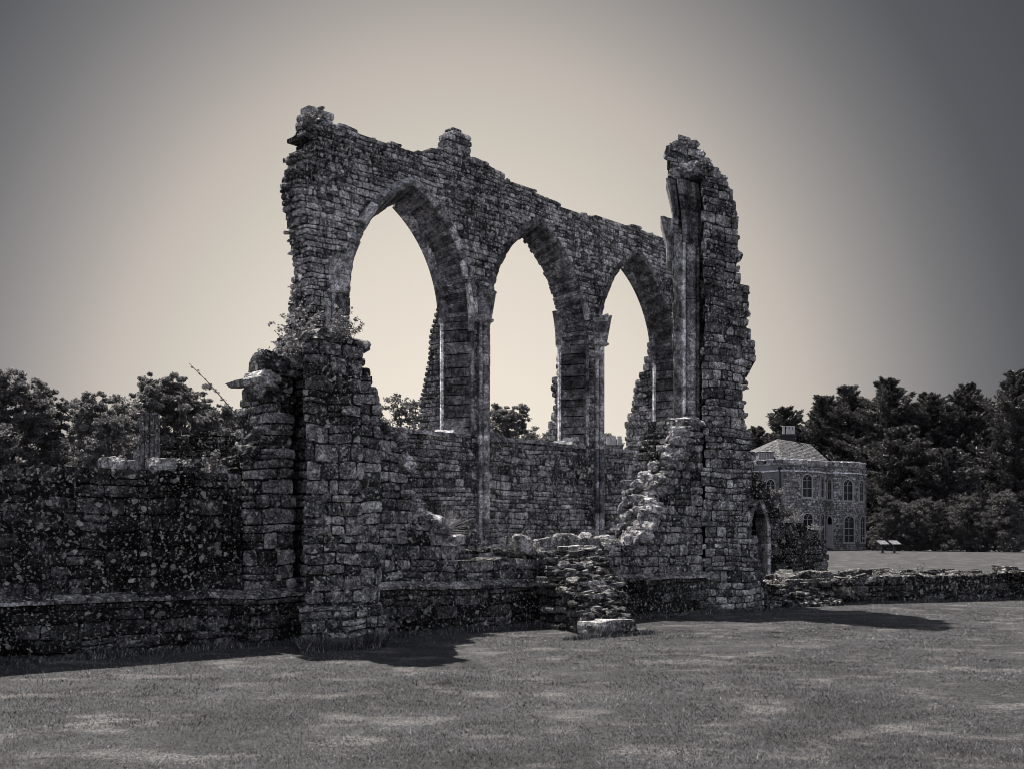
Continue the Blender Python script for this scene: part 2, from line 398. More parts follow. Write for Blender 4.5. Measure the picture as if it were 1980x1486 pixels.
for oi, o in enumerate(OPEN):
    # lining of the opening: jamb stones, then thin voussoirs, splayed towards the back
    mb = MB(); dl = .32; dR = (.32,.32,.04)[oi]
    NV = 30; Lf, Rf = arch_pts(o[0], o[1], SPR, o[2], NV); Lo, Ro = arch_pts(o[0], o[1], SPR, o[2], NV, .15); Lr, Rr_ = arch_pts(o[0]+dl, o[1]-dR, SPR, o[2]-.24, NV)
    def seg(f0, f1, o0, o1, r0, r1, ro0, ro1, cuts=1, rag=.02):
        tb = R.uniform(.2,.8); ks = [0]+sorted(R.uniform(.3,.7) for _ in range(cuts-1))+[1]
        for i in range(len(ks)-1):
            ka, kb = ks[i], ks[i+1]; e = R.uniform(-rag, rag)
            def P(f, r, k, dn, oo): 
                q = lerp2(f, r, k); q = (q[0]+(oo[0]-q[0])*dn, q[1]+(oo[1]-q[1])*dn); return AF.w(q[0], q[1], -.012+(TH+.012)*k)
            A, B = lerp2(f0, f1, .05), lerp2(f0, f1, .95); Ar, Br = lerp2(r0, r1, .05), lerp2(r0, r1, .95)
            Ao, Bo = lerp2(o0, o1, .03), lerp2(o0, o1, .97)
            mb.hexa([P(A,Ar,ka,e,Ao), P(B,Br,ka,e,Bo), P(Bo,Bo,ka,0,Bo), P(Ao,Ao,ka,0,Ao), P(A,Ar,kb-.01,e,Ao), P(B,Br,kb-.01,e,Bo), P(Bo,Bo,kb-.01,0,Bo), P(Ao,Ao,kb-.01,0,Ao)], min(1,max(0,tb+R.uniform(-.2,.2))))
    # jambs
    for side in (0, 1):
        x = o[side]; s = 1 if side == 0 else -1; v = SILL-.02; dS = dl if side == 0 else dR
        while v < SPR-.02:
            h = R.uniform(.17,.34)
            if SPR-v-h < .12: h = SPR-v
            seg((x,v),(x,v+h),(x-s*.15,v),(x-s*.15,v+h),(x+s*dS,v),(x+s*dS,v+h),None,None, R.choice((1,2,2)), .06)
            v += h
    for (A_, O_, R_) in ((Lf, Lo, Lr), (Rf[::-1], Ro[::-1], Rr_[::-1])):
        for i in range(NV):
            seg(A_[i], A_[i+1], O_[i], O_[i+1], R_[i], R_[i+1], None, None, R.choice((1,1,2)), .14 if oi else .09)
    put('arch_lining', mb, M['soffit'], wall)
    # hood moulding on the face: only the first window keeps most of it
    mb = MB()
    La, Ra = arch_pts(o[0], o[1], SPR, o[2], 44, .04); Lb, Rb = arch_pts(o[0], o[1], SPR, o[2], 44, .24)
    segs = []
    if oi == 0: segs = [(Ra[::-1], Rb[::-1], 0, 44), (La, Lb, 21, 44), (La, Lb, 2, 17)]
    for (A_, B_, i0, i1) in segs:
        for i in range(i0, i1):
            e = .09 if (i % 7 == 6) else 0
            a0, a1, b0, b1 = A_[i], lerp2(A_[i], A_[i+1], 1-e*3), B_[i], lerp2(B_[i], B_[i+1], 1-e*3); tn = .5+.5*math.sin(i//7*2.3+1)
            m0, m1 = lerp2(a0, b0, .5), lerp2(a1, b1, .5)
            mb.hexa([AF.w(*a0,-.05),AF.w(*a1,-.05),AF.w(*m1,-.15),AF.w(*m0,-.15),AF.w(*a0,.03),AF.w(*a1,.03),AF.w(*m1,.03),AF.w(*m0,.03)], tn)
            mb.hexa([AF.w(*m0,-.15),AF.w(*m1,-.15),AF.w(*b1,-.03),AF.w(*b0,-.03),AF.w(*m0,.03),AF.w(*m1,.03),AF.w(*b1,.03),AF.w(*b0,.03)], tn)
    if segs: put('hood_moulding', mb, M['dressed'], wall)
    # rear rib of dressed stone and little jamb shafts at the back corners
    mb = MB(); La, Ra = arch_pts(o[0]+dl-.02, o[1]-dR+.02, SPR, o[2]-.24, 40, 0); Lb, Rb = arch_pts(o[0]+dl, o[1]-dR, SPR, o[2]-.24, 40, .16)
    Li, Ri = arch_pts(o[0]+dl+.05, o[1]-dR-.05, SPR, o[2]-.31, 40, 0)
    for (A_, B_, lo_, hi_) in ((Ri[::-1], Rb[::-1], 0, (40, 12, 40)[oi]), (Li, Lb, 0, (20, 9, 28)[oi])):
        for i in range(lo_, hi_):
            g = .93 if i % 6 == 5 else 1
            a0, a1, b0, b1 = A_[i], lerp2(A_[i], A_[i+1], g), B_[i], lerp2(B_[i], B_[i+1], g); tn = .4+.4*math.sin(i//6*2.9)
            mb.hexa([AF.w(*a0,TH-.10),AF.w(*a1,TH-.10),AF.w(*b1,TH-.18),AF.w(*b0,TH-.18),AF.w(*a0,TH+.06),AF.w(*a1,TH+.06),AF.w(*b1,TH+.06),AF.w(*b0,TH+.06)], tn)
    put('rear_arch_rib', mb, M['dressed'], wall)
    for side in (0, 1):
        x = o[side]+(dl-.02 if side == 0 else -dR+.02); mb = MB(); v = SILL+.12
        while v < SPR-.1:
            h = min(R.uniform(.5,.9), SPR-.02-v); 
            mb.tube([AF.w(x,v,TH-.02), AF.w(x,v+h-.008,TH-.02)], .055, 12, R.random()); v += h
        mb.tube([AF.w(x,SPR-.06,TH-.02), AF.w(x,SPR-.03,TH-.02), AF.w(x,SPR,TH-.02)], [.06,.09,.08], 12, .6)
        for q_ in (0,):
            c0 = AF.w(x+(-.05 if side else .02), 0, TH+.0); nx_, ny_ = (-.95,-.31); tx, ty = .31, -.95
            v2 = SILL+.12
            fm = MB()
            while v2 < SPR-.1:
                h = min(R.uniform(.5,.9), SPR-.02-v2); A = (c0[0],c0[1]); ww = .075
                fm.hexa([(A[0],A[1],v2),(A[0]+tx*ww,A[1]+ty*ww,v2),(A[0]+tx*ww,A[1]+ty*ww,v2+h-.01),(A[0],A[1],v2+h-.01),(A[0]+.06,A[1]+.03,v2),(A[0]+tx*ww+.06,A[1]+ty*ww+.03,v2),(A[0]+tx*ww+.06,A[1]+ty*ww+.03,v2+h-.01),(A[0]+.06,A[1]+.03,v2+h-.01)], R.uniform(.4,1)); v2 += h
            if side: put('jamb_lit_fillet', fm, M['pale'], wall)  # turned to the sun and coloured extra pale to imitate a lit rim
        mb.tube([AF.w(x,SILL-.02,TH-.02), AF.w(x,SILL+.05,TH-.02), AF.w(x,SILL+.12,TH-.02)], [.12,.10,.06], 12, .9)
        put('jamb_shaft', mb, M['shaft'], wall)
    # sloping sill of long slabs with raised stumps at both ends
    mb = MB(); u = o[0]-.02
    while u < o[1]:
        w = R.uniform(.4,.8); 
        if o[1]+.02-u-w < .25: w = o[1]+.02-u
        z = SILL+R.uniform(-.02,.02)
        mb.hexa([AF.w(u,z-.10,-.05),AF.w(u+w-.01,z-.10,-.05),AF.w(u+w-.01,z-.01,-.03),AF.w(u,z-.01,-.03),AF.w(u,z-.1,TH),AF.w(u+w-.01,z-.1,TH),AF.w(u+w-.01,z+.07,TH),AF.w(u,z+.07,TH)], R.random()); u += w
    for side in (0, 1):
        x = o[side]; s = 1 if side == 0 else -1
        for (e, hh, dd) in ((.62,.14,-.02),(.40,.26,.10),(.26,.34,.3)):
            mb.hexa([AF.w(x,SILL-.02,dd),AF.w(x+s*e,SILL-.02,dd),AF.w(x+s*(e-.16),SILL+hh-.06,dd+.06),AF.w(x,SILL+hh,dd+.06),AF.w(x,SILL-.02,TH+.03),AF.w(x+s*e,SILL-.02,TH+.03),AF.w(x+s*(e-.16),SILL+hh,TH+.03),AF.w(x,SILL+hh,TH+.03)], R.random())
    put('window_sill', mb, M['rubble'], wall)

def cluster(fr, u, v0, v1, dd, parent, width=.33, nm='clustered_shaft', ring=True, spr=True, rise=.76, lean=1.):
    """three rolls of drums with hollows between, a ring and a flared springer"""
    k = width/.33; mb = MB(); v = v0
    rolls = [(-.115*k, dd-.07, .05*k), (0, dd-.13, .07*k), (.115*k, dd-.07, .05*k)]
    while v < v1-.02:
        h = R.uniform(.45,.8)
        if v1-v-h < .25: h = v1-v
        tn = R.random()
        for (du, d, r) in rolls: mb.tube([fr.w(u+du, v, d), fr.w(u+du, v+h-.008, d)], r, 14, min(1,max(0,tn+R.uniform(-.25,.25))))
        mb.box(fr, u-.17*k, u+.17*k, v, v+h-.004, dd-.03, dd+.06, tn*.2)
        mb.box(fr, u-.07*k, u+.07*k, v, v+h-.004, dd-.08, dd-.03, 0.)  # both backing boxes darkened in tone, painting shade into the hollows
        v += h
    sh = put(nm, mb, M['shaft'], parent, smooth=False)
    if spr:
        def prof(w, dep, v, n=9):
            p = [(u-w/2, dd+.05)]
            for i in range(n):
                a = math.pi*(i/(n-1)); rr = 1+.10*math.cos(a*6)
                p.append((u-math.cos(a)*w/2*rr, dd-.02-math.sin(a)*dep*rr))
            p.append((u+w/2, dd+.05)); return [fr.w(q[0], v, q[1]) for q in p]
        mb = MB(); S = [(.0,.34*k,.22*k),(.03,.44*k,.29*k),(.07,.44*k,.29*k),(.10,.36*k,.23*k)]
        for i in range(3):
            A, B = prof(S[i][1],S[i][2],v1+S[i][0]), prof(S[i+1][1],S[i+1][2],v1+S[i+1][0]); m = len(A)
            mb.add(A+B, [(j,j+1,m+j+1,m+j) for j in range(m-1)]+[tuple(range(m-1,-1,-1)), tuple(range(m,2*m))], .7)
        put('ring_moulding', mb, M['dressed'], sh)
        mb = MB(); H = [.10,.36,.37,.62,.63,rise+.05]
        for i in (0,2,4):
            a, b = H[i], H[i+1]
            A, B = prof((.34+.12*a*lean)*k,(.22+.22*a)*k,v1+a), prof((.34+.12*b*lean)*k,(.22+.22*b)*k,v1+b-(R.uniform(0,.08) if i == 4 else 0)); m = len(A)
            if i == 4: B = [(q[0],q[1],q[2]+R.uniform(-.07,.05)) for q in B]
            mb.add(A+B, [(j,j+1,m+j+1,m+j) for j in range(m-1)]+[tuple(range(m-1,-1,-1)), tuple(range(m,2*m))], R.random())
        put('vault_springer', mb, M['dressed'], sh)
    return sh
for (x, y, o) in ((651, 563, .0), (932, 622, 0), (1156, 667, 0)):
    u = AF.px(x, y)[0]
    cluster(AF, u, 0, 6.65, 0, wall, .335)
u = AF.px(597, 560, .3)[0]; mb = MB()
for (ya, yb, r0, r1) in ((500,522,.13,.10),(522,543,.10,.07)):
    a, b = AF.px(597, ya, .3)[1], AF.px(597, yb, .3)[1]; mb.tube([AF.w(u-.05-(r0-.07), a, .45), AF.w(u-.05, b+.006, .45)], [r0, r1], 10, R.random())
v = 0
while v < 6.1: mb.tube([AF.w(u-.04, v, .45), AF.w(u-.04, min(v+.6,6.1)-.008, .45)], .06, 10, R.random()); v += .6
put('jamb_shaft', mb, M['shaft'], wall)
# dressed strips on the pier faces beside the shafts
mb = MB()
for (uu, w) in ((-.45,.11), (3.86,.11), (-4.67,.13), (4.32, .06)):
    v = SILL
    while v < 6.3:
        h = R.uniform(.35,.5); mb.box(AF, uu-w/2, uu+w/2, v, v+h-.008, -.03, .05, R.random()); v += h
put('pier_strip', mb, M['dressed'], wall)
# raking stub of broken rib above second and third shafts
mb = MB(); 
for (xa, ya, xb, yb) in ((1128,585,1135,618), (905,548,912,640), (900,540,893,505)):
    a, b = AF.px(xa,ya,-.05), AF.px(xb,yb,-.05); mb.tube([AF.w(*a,-.05), AF.w((a[0]+b[0])/2+.02,(a[1]+b[1])/2,-.07), AF.w(*b,-.04)], [.07,.09,.07], 10, .9)
put('broken_rib', mb, M['dressed'], wall)
# putlog holes / slots are left by the missing stones of the masonry; buttresses behind each pier
def back_buttress(uc, w, prof, mat, name='rear_buttress', ragged=.03, ch=(.2,.34), sw=(.3,.6)):
    """prof: list of (L, Z) outline in the plane square to the wall"""
    f = Frame(AF.ox+AF.ux*(uc-w/2), AF.oy+AF.uy*(uc-w/2), AF.bx, AF.by, AF.ux, AF.uy, warp=.01, bulge=.01)
    mb = MB(); masonry(mb, f, prof, [], 0, w, ch=ch, sw=sw, rough=.02, n=2, ragged=ragged, skip=0, endsplit=False, edgejit=ragged > .02)
    return put(name, mb, mat, wall)
def bfp(uc, w, pts):
    f = Frame(AF.ox+AF.ux*(uc-w/2), AF.oy+AF.uy*(uc-w/2), AF.bx, AF.by)
    return [f.px(x, y) for x, y in pts]
q = bfp(-.19, .66, [(804,900),(807,827),(810,776),(818,735),(826,695),(829,646),(848,578)])
back_buttress(-.19, .66, [(TH,-.1),(q[0][0],-.1)]+q+[(TH,q[-1][1]+.1)], M['arcade'], ragged=.008, ch=(.09,.15), sw=(.3,.6))
q = bfp(-4.6, .66, [(532,900),(535,760),(544,691),(552,631),(556,590),(559,571),(561,545),(572,520)])
back_buttress(-4.6, .66, [(TH,-.1),(q[0][0],-.1)]+q+[(TH,q[-1][1]+.1)], M['arcade'], ragged=.01, ch=(.09,.15), sw=(.3,.6))
q = bfp(4.05, .6, [(1056,850),(1056,839),(1060,810),(1069,795),(1071,770),(1066,752),(1065,736),(1073,722),(1076,697),(1081,680),(1084,640)])
back_buttress(4.05, .6, [(TH,-.1),(q[0][0],-.1)]+q+[(TH,q[-1][1])], M['arcade'], 'broken_rear_buttress', .07, (.14,.24), (.16,.34))
q = bfp(8.3, .7, [(1206,900),(1207,870),(1209,837),(1208,823),(1212,809),(1218,789),(1221,768),(1226,750),(1237,722),(1246,695),(1257,642)])
back_buttress(8.3, .7, [(TH,-.1),(q[0][0],-.1)]+q+[(TH,q[-1][1]+.2)], M['arcade'], 'broken_rear_buttress', .07, (.16,.26), (.2,.4))

# ------------------------------------------------------------------ the end pier
FF = Frame(-5.5, 13.8, 9.32, 7.57, warp=.065, bulge=.05)       # the front wall's own axes
pu = FF.px(1360, 1185)[0]; po = FF.w(pu, 0, 0)
PF = Frame(po[0], po[1], 9.687, 6.65, .14, .99, warp=.05, bulge=.09)
pier = thing('end_pier', (po[0]+.3, po[1]+.6, 0), 'tall narrow ragged pier of wall with long vault shaft, right of the three arches', 'ruined pier')
mb = MB(); D1 = 1.2
pts = [(1306,1175),(1300,506),(1301,420),(1303,413),(1297,380),(1299,335),(1291,298),(1293,282),(1299,273),(1316,268),(1332,266),(1339,284),(1354,289),(1372,311),(1385,330),(1390,1175)]
ol = pxpoly(PF, pts, D1); ol[0] = (ol[0][0], -.1); ol[-1] = (ol[-1][0], -.1)
masonry(mb, PF, ol, [], D1, D1+1.2, ch=(.13,.26), sw=(.2,.45), rough=.03, n=2, ragged=.05)
pts = [(1360,1185),(1359,330),(1362,302),(1372,312),(1392,338),(1412,360),(1419,382),(1423,410),(1425,435),(1428,475),(1424,500),(1416,524),(1428,529),(1434,546),(1447,549),(1444,578),(1441,590),(1441,631),(1456,653),(1457,680),(1460,702),(1447,704),(1446,724),(1434,729),(1433,773),(1443,813),(1449,840),(1453,873),(1455,900),(1448,950),(1446,975),(1453,1010),(1460,1037),(1464,1080),(1469,1120),(1474,1150),(1480,1185)]
ol = pxpoly(PF, pts, 0.); ol[0] = (ol[0][0], -.1); ol[-1] = (ol[-1][0], -.1)
m2 = MB(); masonry(m2, PF, ol, [], 0., 2.3, ch=(.08,.24), sw=(.12,.5), rough=.045, n=3, ragged=.12, skip=.02)
rubble_band(m2, [(1345,290),(1370,314),(1389,340),(1409,362),(1416,384),(1422,435),(1425,475),(1415,524),(1431,546),(1440,578),(1438,631),(1452,680),(1443,724),(1430,773),(1440,813),(1450,873),(1449,900)], PF, (.0,1.6), 110, .10, .22, .04)
rubble_band(m2, [(1450,1040),(1456,1080),(1461,1120),(1467,1174)], PF, (-.04,1.2), 46, .14, .28, .04)
put('masonry', mb, M['pier'], pier); put('outer_masonry', m2, M['pier'], pier)
# jamb and shafts on its inner corner
u = PF.px(1339, 700, D1)[0]; ztop = PF.px(1339, 472, D1-.15)[1]
cluster(PF, u, 0, ztop, D1, pier, .36, spr=False)
ul = PF.px(1322, 700, D1-.1)[0]; mb = MB(); v = 0.
while v < ztop:
    h = min(R.uniform(.5,.8), ztop-v+.01); mb.tube([PF.w(ul, v, D1-.09), PF.w(ul, v+h-.008, D1-.09)], .05, 12, R.random()); v += h
put('corner_shaft', mb, M['shaft'], pier)
mb = MB(); c0 = PF.w(PF.px(1320.5, 700, D1-.1)[0], 0, D1-.10); v = 0.
while v < ztop:
    h = min(R.uniform(.5,.8), ztop-v+.01); x_, y_ = c0[0], c0[1]
    mb.hexa([(x_,y_+.25,v),(x_,y_-.02,v),(x_,y_-.02,v+h-.008),(x_,y_+.25,v+h-.008),(x_+.05,y_+.25,v),(x_+.05,y_-.02,v),(x_+.05,y_-.02,v+h-.008),(x_+.05,y_+.25,v+h-.008)], R.uniform(.4,1)); v += h
put('corner_lit_fillet', mb, M['pale'], pier)  # strip added for the shaft's bright sunlit edge, painted in with pale stone
def loft_px(fr, rows, dep, dback, mat, name, parent, tones=None):
    """rows of (y, xl, xr, front offset) lofted into a stone block"""
    mb = MB()
    for i in range(len(rows)-1):
        A, B = rows[i], rows[i+1]; ring = []
        for (y, xl, xr, d) in (A, B):
            a, b = fr.px(xl, y, d), fr.px(xr, y, d); z = (a[1]+b[1])/2
            if (y, xl, xr, d) == B: z -= .006
            m_ = (a[0]+b[0])/2
            ring.append([fr.w(a[0],z,dback),fr.w(a[0],z,d+.08),fr.w(a[0]+(b[0]-a[0])*.22,z,d),fr.w(m_,z,d+.05),fr.w(a[0]+(b[0]-a[0])*.78,z,d),fr.w(b[0],z,d+.08),fr.w(b[0],z,dback)])
        m = 7; mb.add(ring[0]+ring[1], [(j,(j+1)%m,m+(j+1)%m,m+j) for j in range(m)]+[tuple(range(m-1,-1,-1)), tuple(range(m,2*m))], R.random())
    return put(name, mb, mat, parent)
loft_px(PF, [(472,1321,1358,D1-.2),(432,1319,1357,D1-.24),(405,1317,1358,D1-.30),(375,1313,1355,D1-.40),(346,1309,1351,D1-.52)], 0, D1+.05, M['dressed'], 'vault_springer', pier)
loft_px(PF, [(508,1290,1312,D1+.2),(462,1288,1310,D1+.15),(440,1282,1309,D1+.1),(419,1277,1307,D1+.05)], 0, D1+1.0, M['dressed'], 'side_springer', pier)
loft_px(PF, [(413,1303,1316,D1-.1),(380,1297,1313,D1-.15),(343,1288,1309,D1-.2)], 0, D1+.6, M['dressed'], 'side_springer', pier)
mb = MB()
for i in range(26):
    x = R.uniform(1300,1352); y = R.uniform(318,344)-abs(x-1325)*.1; a = PF.px(x, y, D1-.2); s_ = R.uniform(.1,.2); mb.rock(PF.w(a[0], a[1], D1-R.uniform(.05,.35)), s_*1.4, s_, s_*.7, R.uniform(0,3))
for i in range(60):       # loose crown stones
    k = R.random(); x = 1295+k*110; y = 272+max(0,(k-.38))*95/.62+R.uniform(-3,4)*(1) ; a = PF.px(x, y, D1); s_ = R.uniform(.12,.26); mb.rock(PF.w(a[0], a[1]-.04, D1+R.uniform(-.1,.7)), s_*1.3, s_, s_*.6, R.uniform(0,3))
put('crown_rubble', mb, M['rubble'], pier)
mb = MB(); v = 0.        # flat dressed strip left of the shafts
a = PF.px(1312, 700, D1-.02)[0]
while v < 9.0:
    h = R.uniform(.3,.6); mb.box(PF, a-.13, a+.10, v, min(v+h-.006, 8.3), D1-.05, D1+.3, R.random()); v += h
    if v > 7.6: break
put('jamb_strip', mb, M['dressed'], pier)

# ------------------------------------------------------------------ the front wall with its buttress
front = thing('front_wall', FF.w(5, 0, 0), 'low broken front wall with a square buttress, shaded and spotted with lichen, on the lawn', 'ruined wall')
zs = .71
def low_outline(pts):
    o = pxpoly(FF, pts); return o
u_left = FF.px(-420, 1290)[0]
pts = [(195,905),(284,909),(342,914),(404,920),(437,921),(440,913),(458,889),(471,864),(470,833),(467,805),(470,779),(481,771),(477,749),(500,724),(503,716),(513,690),(545,698),(560,694),(585,691),(585,650),(619,643),(660,652),(700,680),(735,765),(739,790),(741,820),(766,836),(774,850),(790,862),(791,900),(793,946),(814,978),(842,1007),(855,1028),(880,1055),(890,1068),(960,1067),(1035,1066),(1110,1063),(1198,1060),(1240,1055)]
pts = [(x+42 if 436 < x < 522 else x, y) for x, y in pts]
ol = [(u_left,-.1),(u_left,2.42)]+pxpoly(FF, pts)
stub_px = [(1250,1025),(1262,1000),(1274,972),(1284,940),(1292,905),(1301,870),(1311,835),(1323,808),(1335,808),(1348,817),(1358,828),(1361,860)]
st = pxpoly(FF, stub_px); ol += st+[(st[-1][0], zs)]
olb = [p for p in ol]
lowpl = pxpoly(FF, [(1361,1000)])[0][0]
body = olb+[(lowpl, -.1)]; uc_ = FF.px(468, 1000)[0]; gr_ = [(FF.px(571,1000)[0], zs+.12), (FF.px(571,1000)[0], FF.px(571,745)[1]), (FF.px(590,1000)[0], FF.px(590,745)[1]), (FF.px(590,1000)[0], zs+.12)]
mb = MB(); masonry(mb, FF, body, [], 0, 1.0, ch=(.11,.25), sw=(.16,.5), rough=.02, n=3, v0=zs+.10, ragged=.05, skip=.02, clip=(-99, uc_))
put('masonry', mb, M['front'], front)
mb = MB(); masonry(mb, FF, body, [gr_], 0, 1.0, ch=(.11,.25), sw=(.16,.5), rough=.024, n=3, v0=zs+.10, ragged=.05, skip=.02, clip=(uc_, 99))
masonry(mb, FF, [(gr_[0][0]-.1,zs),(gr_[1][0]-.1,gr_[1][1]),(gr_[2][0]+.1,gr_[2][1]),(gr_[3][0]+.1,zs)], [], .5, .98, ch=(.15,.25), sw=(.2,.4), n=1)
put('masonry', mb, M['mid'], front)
# plinth and string course
mb = MB()
masonry(mb, FF, [(u_left,-.15),(u_left,zs),(lowpl,zs),(lowpl,-.15)], [], -.10, 1.0, ch=(.15,.24), sw=(.3,.7), rough=.02, n=3, ragged=.02, skip=0)
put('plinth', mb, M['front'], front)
mb = MB(); u = u_left
while u < lowpl:
    w = R.uniform(.35,.85); w = min(w, lowpl-u); 
    if True:
        a = R.uniform(-.015,.015)
        mb.hexa([FF.w(u,zs+.005,-.15+a),FF.w(u+w-.015,zs+.005,-.15+a),FF.w(u+w-.015,zs+.05,-.15+a),FF.w(u,zs+.05,-.15+a),FF.w(u,zs+.005,.3),FF.w(u+w-.015,zs+.005,.3),FF.w(u+w-.015,zs+.17,.3),FF.w(u,zs+.17,.3)], R.random())
        mb.hexa([FF.w(u,zs+.052,-.148+a),FF.w(u+w-.015,zs+.052,-.148+a),FF.w(u+w-.015,zs+.12,-.02),FF.w(u,zs+.12,-.02),FF.w(u,zs+.052,.2),FF.w(u+w-.015,zs+.052,.2),FF.w(u+w-.015,zs+.12,.2),FF.w(u,zs+.12,.2)], R.random())
    u += w
put('string_course', mb, M['mid'], front)
# buttress: tall block standing forward of the wall
D0 = -1.05; o_ = FF.w(FF.px(650,1200)[0],0,0); BB = Frame(o_[0], o_[1], FF.ux, FF.uy, -.20, 1, warp=.08, bulge=.12)
mb = MB()
bp = pxpoly(BB, [(589,1262),(587,656),(594,647),(619,642),(641,648),(684,659),(703,667),(701,724),(702,1262)], D0); bp[0] = (bp[0][0],-.15); bp[-1] = (bp[-1][0],-.15)
masonry(mb, BB, bp, [], D0, .1, ch=(.10,.28), sw=(.14,.52), rough=.05, n=3, ragged=.05, skip=.0, v0=.0)
# stepped shoulder on its right
sp = pxpoly(BB, [(695,1262),(695,724),(718,726),(720,763),(737,766),(738,1262)], D0+.35); sp[0] = (sp[0][0],-.15); sp[-1] = (sp[-1][0],-.15)
masonry(mb, BB, sp, [], D0+.35, .1, ch=(.11,.28), sw=(.14,.4), rough=.055, n=3, ragged=.05, skip=.0)
foot = pxpoly(BB, [(578,1262),(578,1195),(586,1172),(735,1172),(745,1200),(748,1262)], D0-.12); foot[0] = (foot[0][0],-.15); foot[-1] = (foot[-1][0],-.15)
masonry(mb, BB, foot, [], D0-.12, .1, ch=(.11,.24), sw=(.15,.45), rough=.07, n=3, ragged=.09, skip=.03)
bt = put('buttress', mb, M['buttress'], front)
# cap stones of the buttress and of the stub beside it
mb = MB()
for (x, y, w, h) in ((606,650,.30,.16),(632,652,.34,.15),(662,660,.34,.16),(688,668,.26,.18),(598,664,.26,.2)):
    a = BB.px(x, y, D0+.2); mb.rock(BB.w(a[0], a[1], D0+R.uniform(.1,.4)), w, .5, h, .6+R.uniform(-.15,.15), .75)
for (x, y, w, h, tl) in ((484,738,.55,.13,.30),(506,732,.4,.2,.15),(530,705,.55,.28,-.12),(565,702,.35,.25,0),(487,760,.3,.2,0),(512,748,.4,.2,0)):
    a = FF.px(x, y, .2); mb.rock(FF.w(a[0], a[1], .2), w, .6, h, .6, .8, .07, None, tl)
put('cap_stone', mb, M['buttress'], front)
# ragged inner edge of the gap: broken core stones stepping down
mb = MB()
rubble_band(mb, [(741,822),(768,838),(790,866),(792,946),(814,978),(842,1007),(855,1028),(880,1055)], FF, (-.06,.95), 190, .10, .26)
put('broken_slope', mb, M['rubble'], front); mb = MB()  # lighter material than the other edges, imitating sunlit stones
rubble_band(mb, [(470,921),(496,889),(508,864),(508,833)], FF, (.05,.95), 34)
rubble_band(mb, [(890,1068),(1035,1066),(1198,1062),(1245,1050)], FF, (.05,.95), 60, .06, .14, .02)
put('broken_edge', mb, M['front'], front)
# lit broken end of the right-hand stub
mb = MB(); back_line = [(1200,1037),(1203,1012),(1207,978),(1212,941),(1230,913),(1249,901),(1261,873),(1286,851),(1305,820),(1323,806)]
front_line = [(1240,1042),(1252,1021),(1268,985),(1276,965),(1284,940),(1292,905),(1299,880),(1306,850),(1312,832),(1330,810)]
for i in range(640):
    k = R.uniform(0, 8.999); j = int(k); b_ = lerp2(back_line[j], back_line[j+1], k-j); f_ = lerp2(front_line[j], front_line[j+1], k-j)
    A = FF.px(*b_, 1.0); B = FF.px(*f_, 0.0); t = R.random(); s_ = R.uniform(.06,.13) if R.random() < .55 else R.uniform(.13,.27)
    mb.rock(FF.w(A[0]+(B[0]-A[0])*t+R.uniform(-.05,.05)+.03, A[1]+(B[1]-A[1])*t-.04, 1.0-t), s_*R.uniform(1.2,1.9), s_*1.2, s_*R.uniform(.5,.8), .6+R.gauss(0,.35), .8, .09, None, R.uniform(-.16,.16))
# solid core behind these stones
cv = []
for j in range(10):
    A = FF.px(*back_line[j], 1.0); B = FF.px(*front_line[j], 0.); cv.append((FF.w(A[0]+.06,A[1]-.06,.95), FF.w(B[0]+.06,B[1]-.06,0.14)))
rt = FF.px(1357,900)[0]
for j in range(9):
    (a0,b0),(a1,b1) = cv[j], cv[j+1]
    zz = lambda p, z: (p[0],p[1],z)
    R0, R1 = FF.w(rt,0,.14), FF.w(rt,0,.95)
    mb.add([b0,a0,a1,b1,zz(R0,b0[2]),zz(R1,a0[2]),zz(R1,a1[2]),zz(R0,b1[2])], [(0,1,2,3),(4,7,6,5),(0,4,5,1),(3,2,6,7),(0,3,7,4),(1,5,6,2)], .2)
for (x,y,w,h) in ((1323,812,.45,.16),(1340,820,.36,.14)):
    a = FF.px(x,y,.2); mb.rock(FF.w(a[0],a[1],.3), w, .6, h, .6, .7)
put('broken_end', mb, M['rubble'], front)

# stones lying on the wall tops: each one a thing
def loose(x0, y0, x1, y1, d, label, group, mat=M['buttress'], tl=0., sq=.62, dep=.35):
    a = FF.px((x0+x1)/2, (y0+y1)/2, d); L = FF.px(x0, y1, d); Rr2 = FF.px(x1, y1, d); h = FF.px(x0, y0, d)[1]-L[1]
    w = abs(Rr2[0]-L[0]); mb = MB(); c = FF.w(a[0], a[1], d); mb.rock(c, w*1.02, dep, h*1.45, math.atan2(FF.uy, FF.ux)+R.uniform(-.3,.3), sq, .12, None, tl)
    solo('loose_stone', mb, mat, (c[0],c[1],c[2]-h/2), label, 'stone', group)
G1 = 'loose stones on top of the left wall'
loose(197,886,243,909,.4,'broad rounded loose stone at the far left of the low wall top',G1)
loose(240,893,269,908,.6,'small rounded stone lying just left of the dark broken shaft stump',G1)
loose(284,890,333,912,.4,'long flat loose stone at the foot of the dark broken shaft stump',G1)
loose(341,893,377,914,.4,'squared loose stone with a big pale lichen patch on the low wall',G1,sq=.85)
loose(396,902,414,918,.5,'small dark stone beside the leafy weed on the low wall',G1)
loose(410,901,434,921,.4,'rounded stone nearest the tall buttress end of the low wall',G1)
G2 = 'loose stones along the low gap in the front wall'
lab2 = ['tall squared stone at the left end of the row in the gap','long low stone, second from the left in the gap','flat stone set back behind the long low stone in the gap','wide block in the middle of the row in the gap','tilted thin slab sticking up behind the row of stones','rounded stone just right of the middle block in the gap','pale flat stone set back near the right end of the gap','small upright stone in front of the pale flat stone','wide pale stone at the right end of the row, by the rubble']
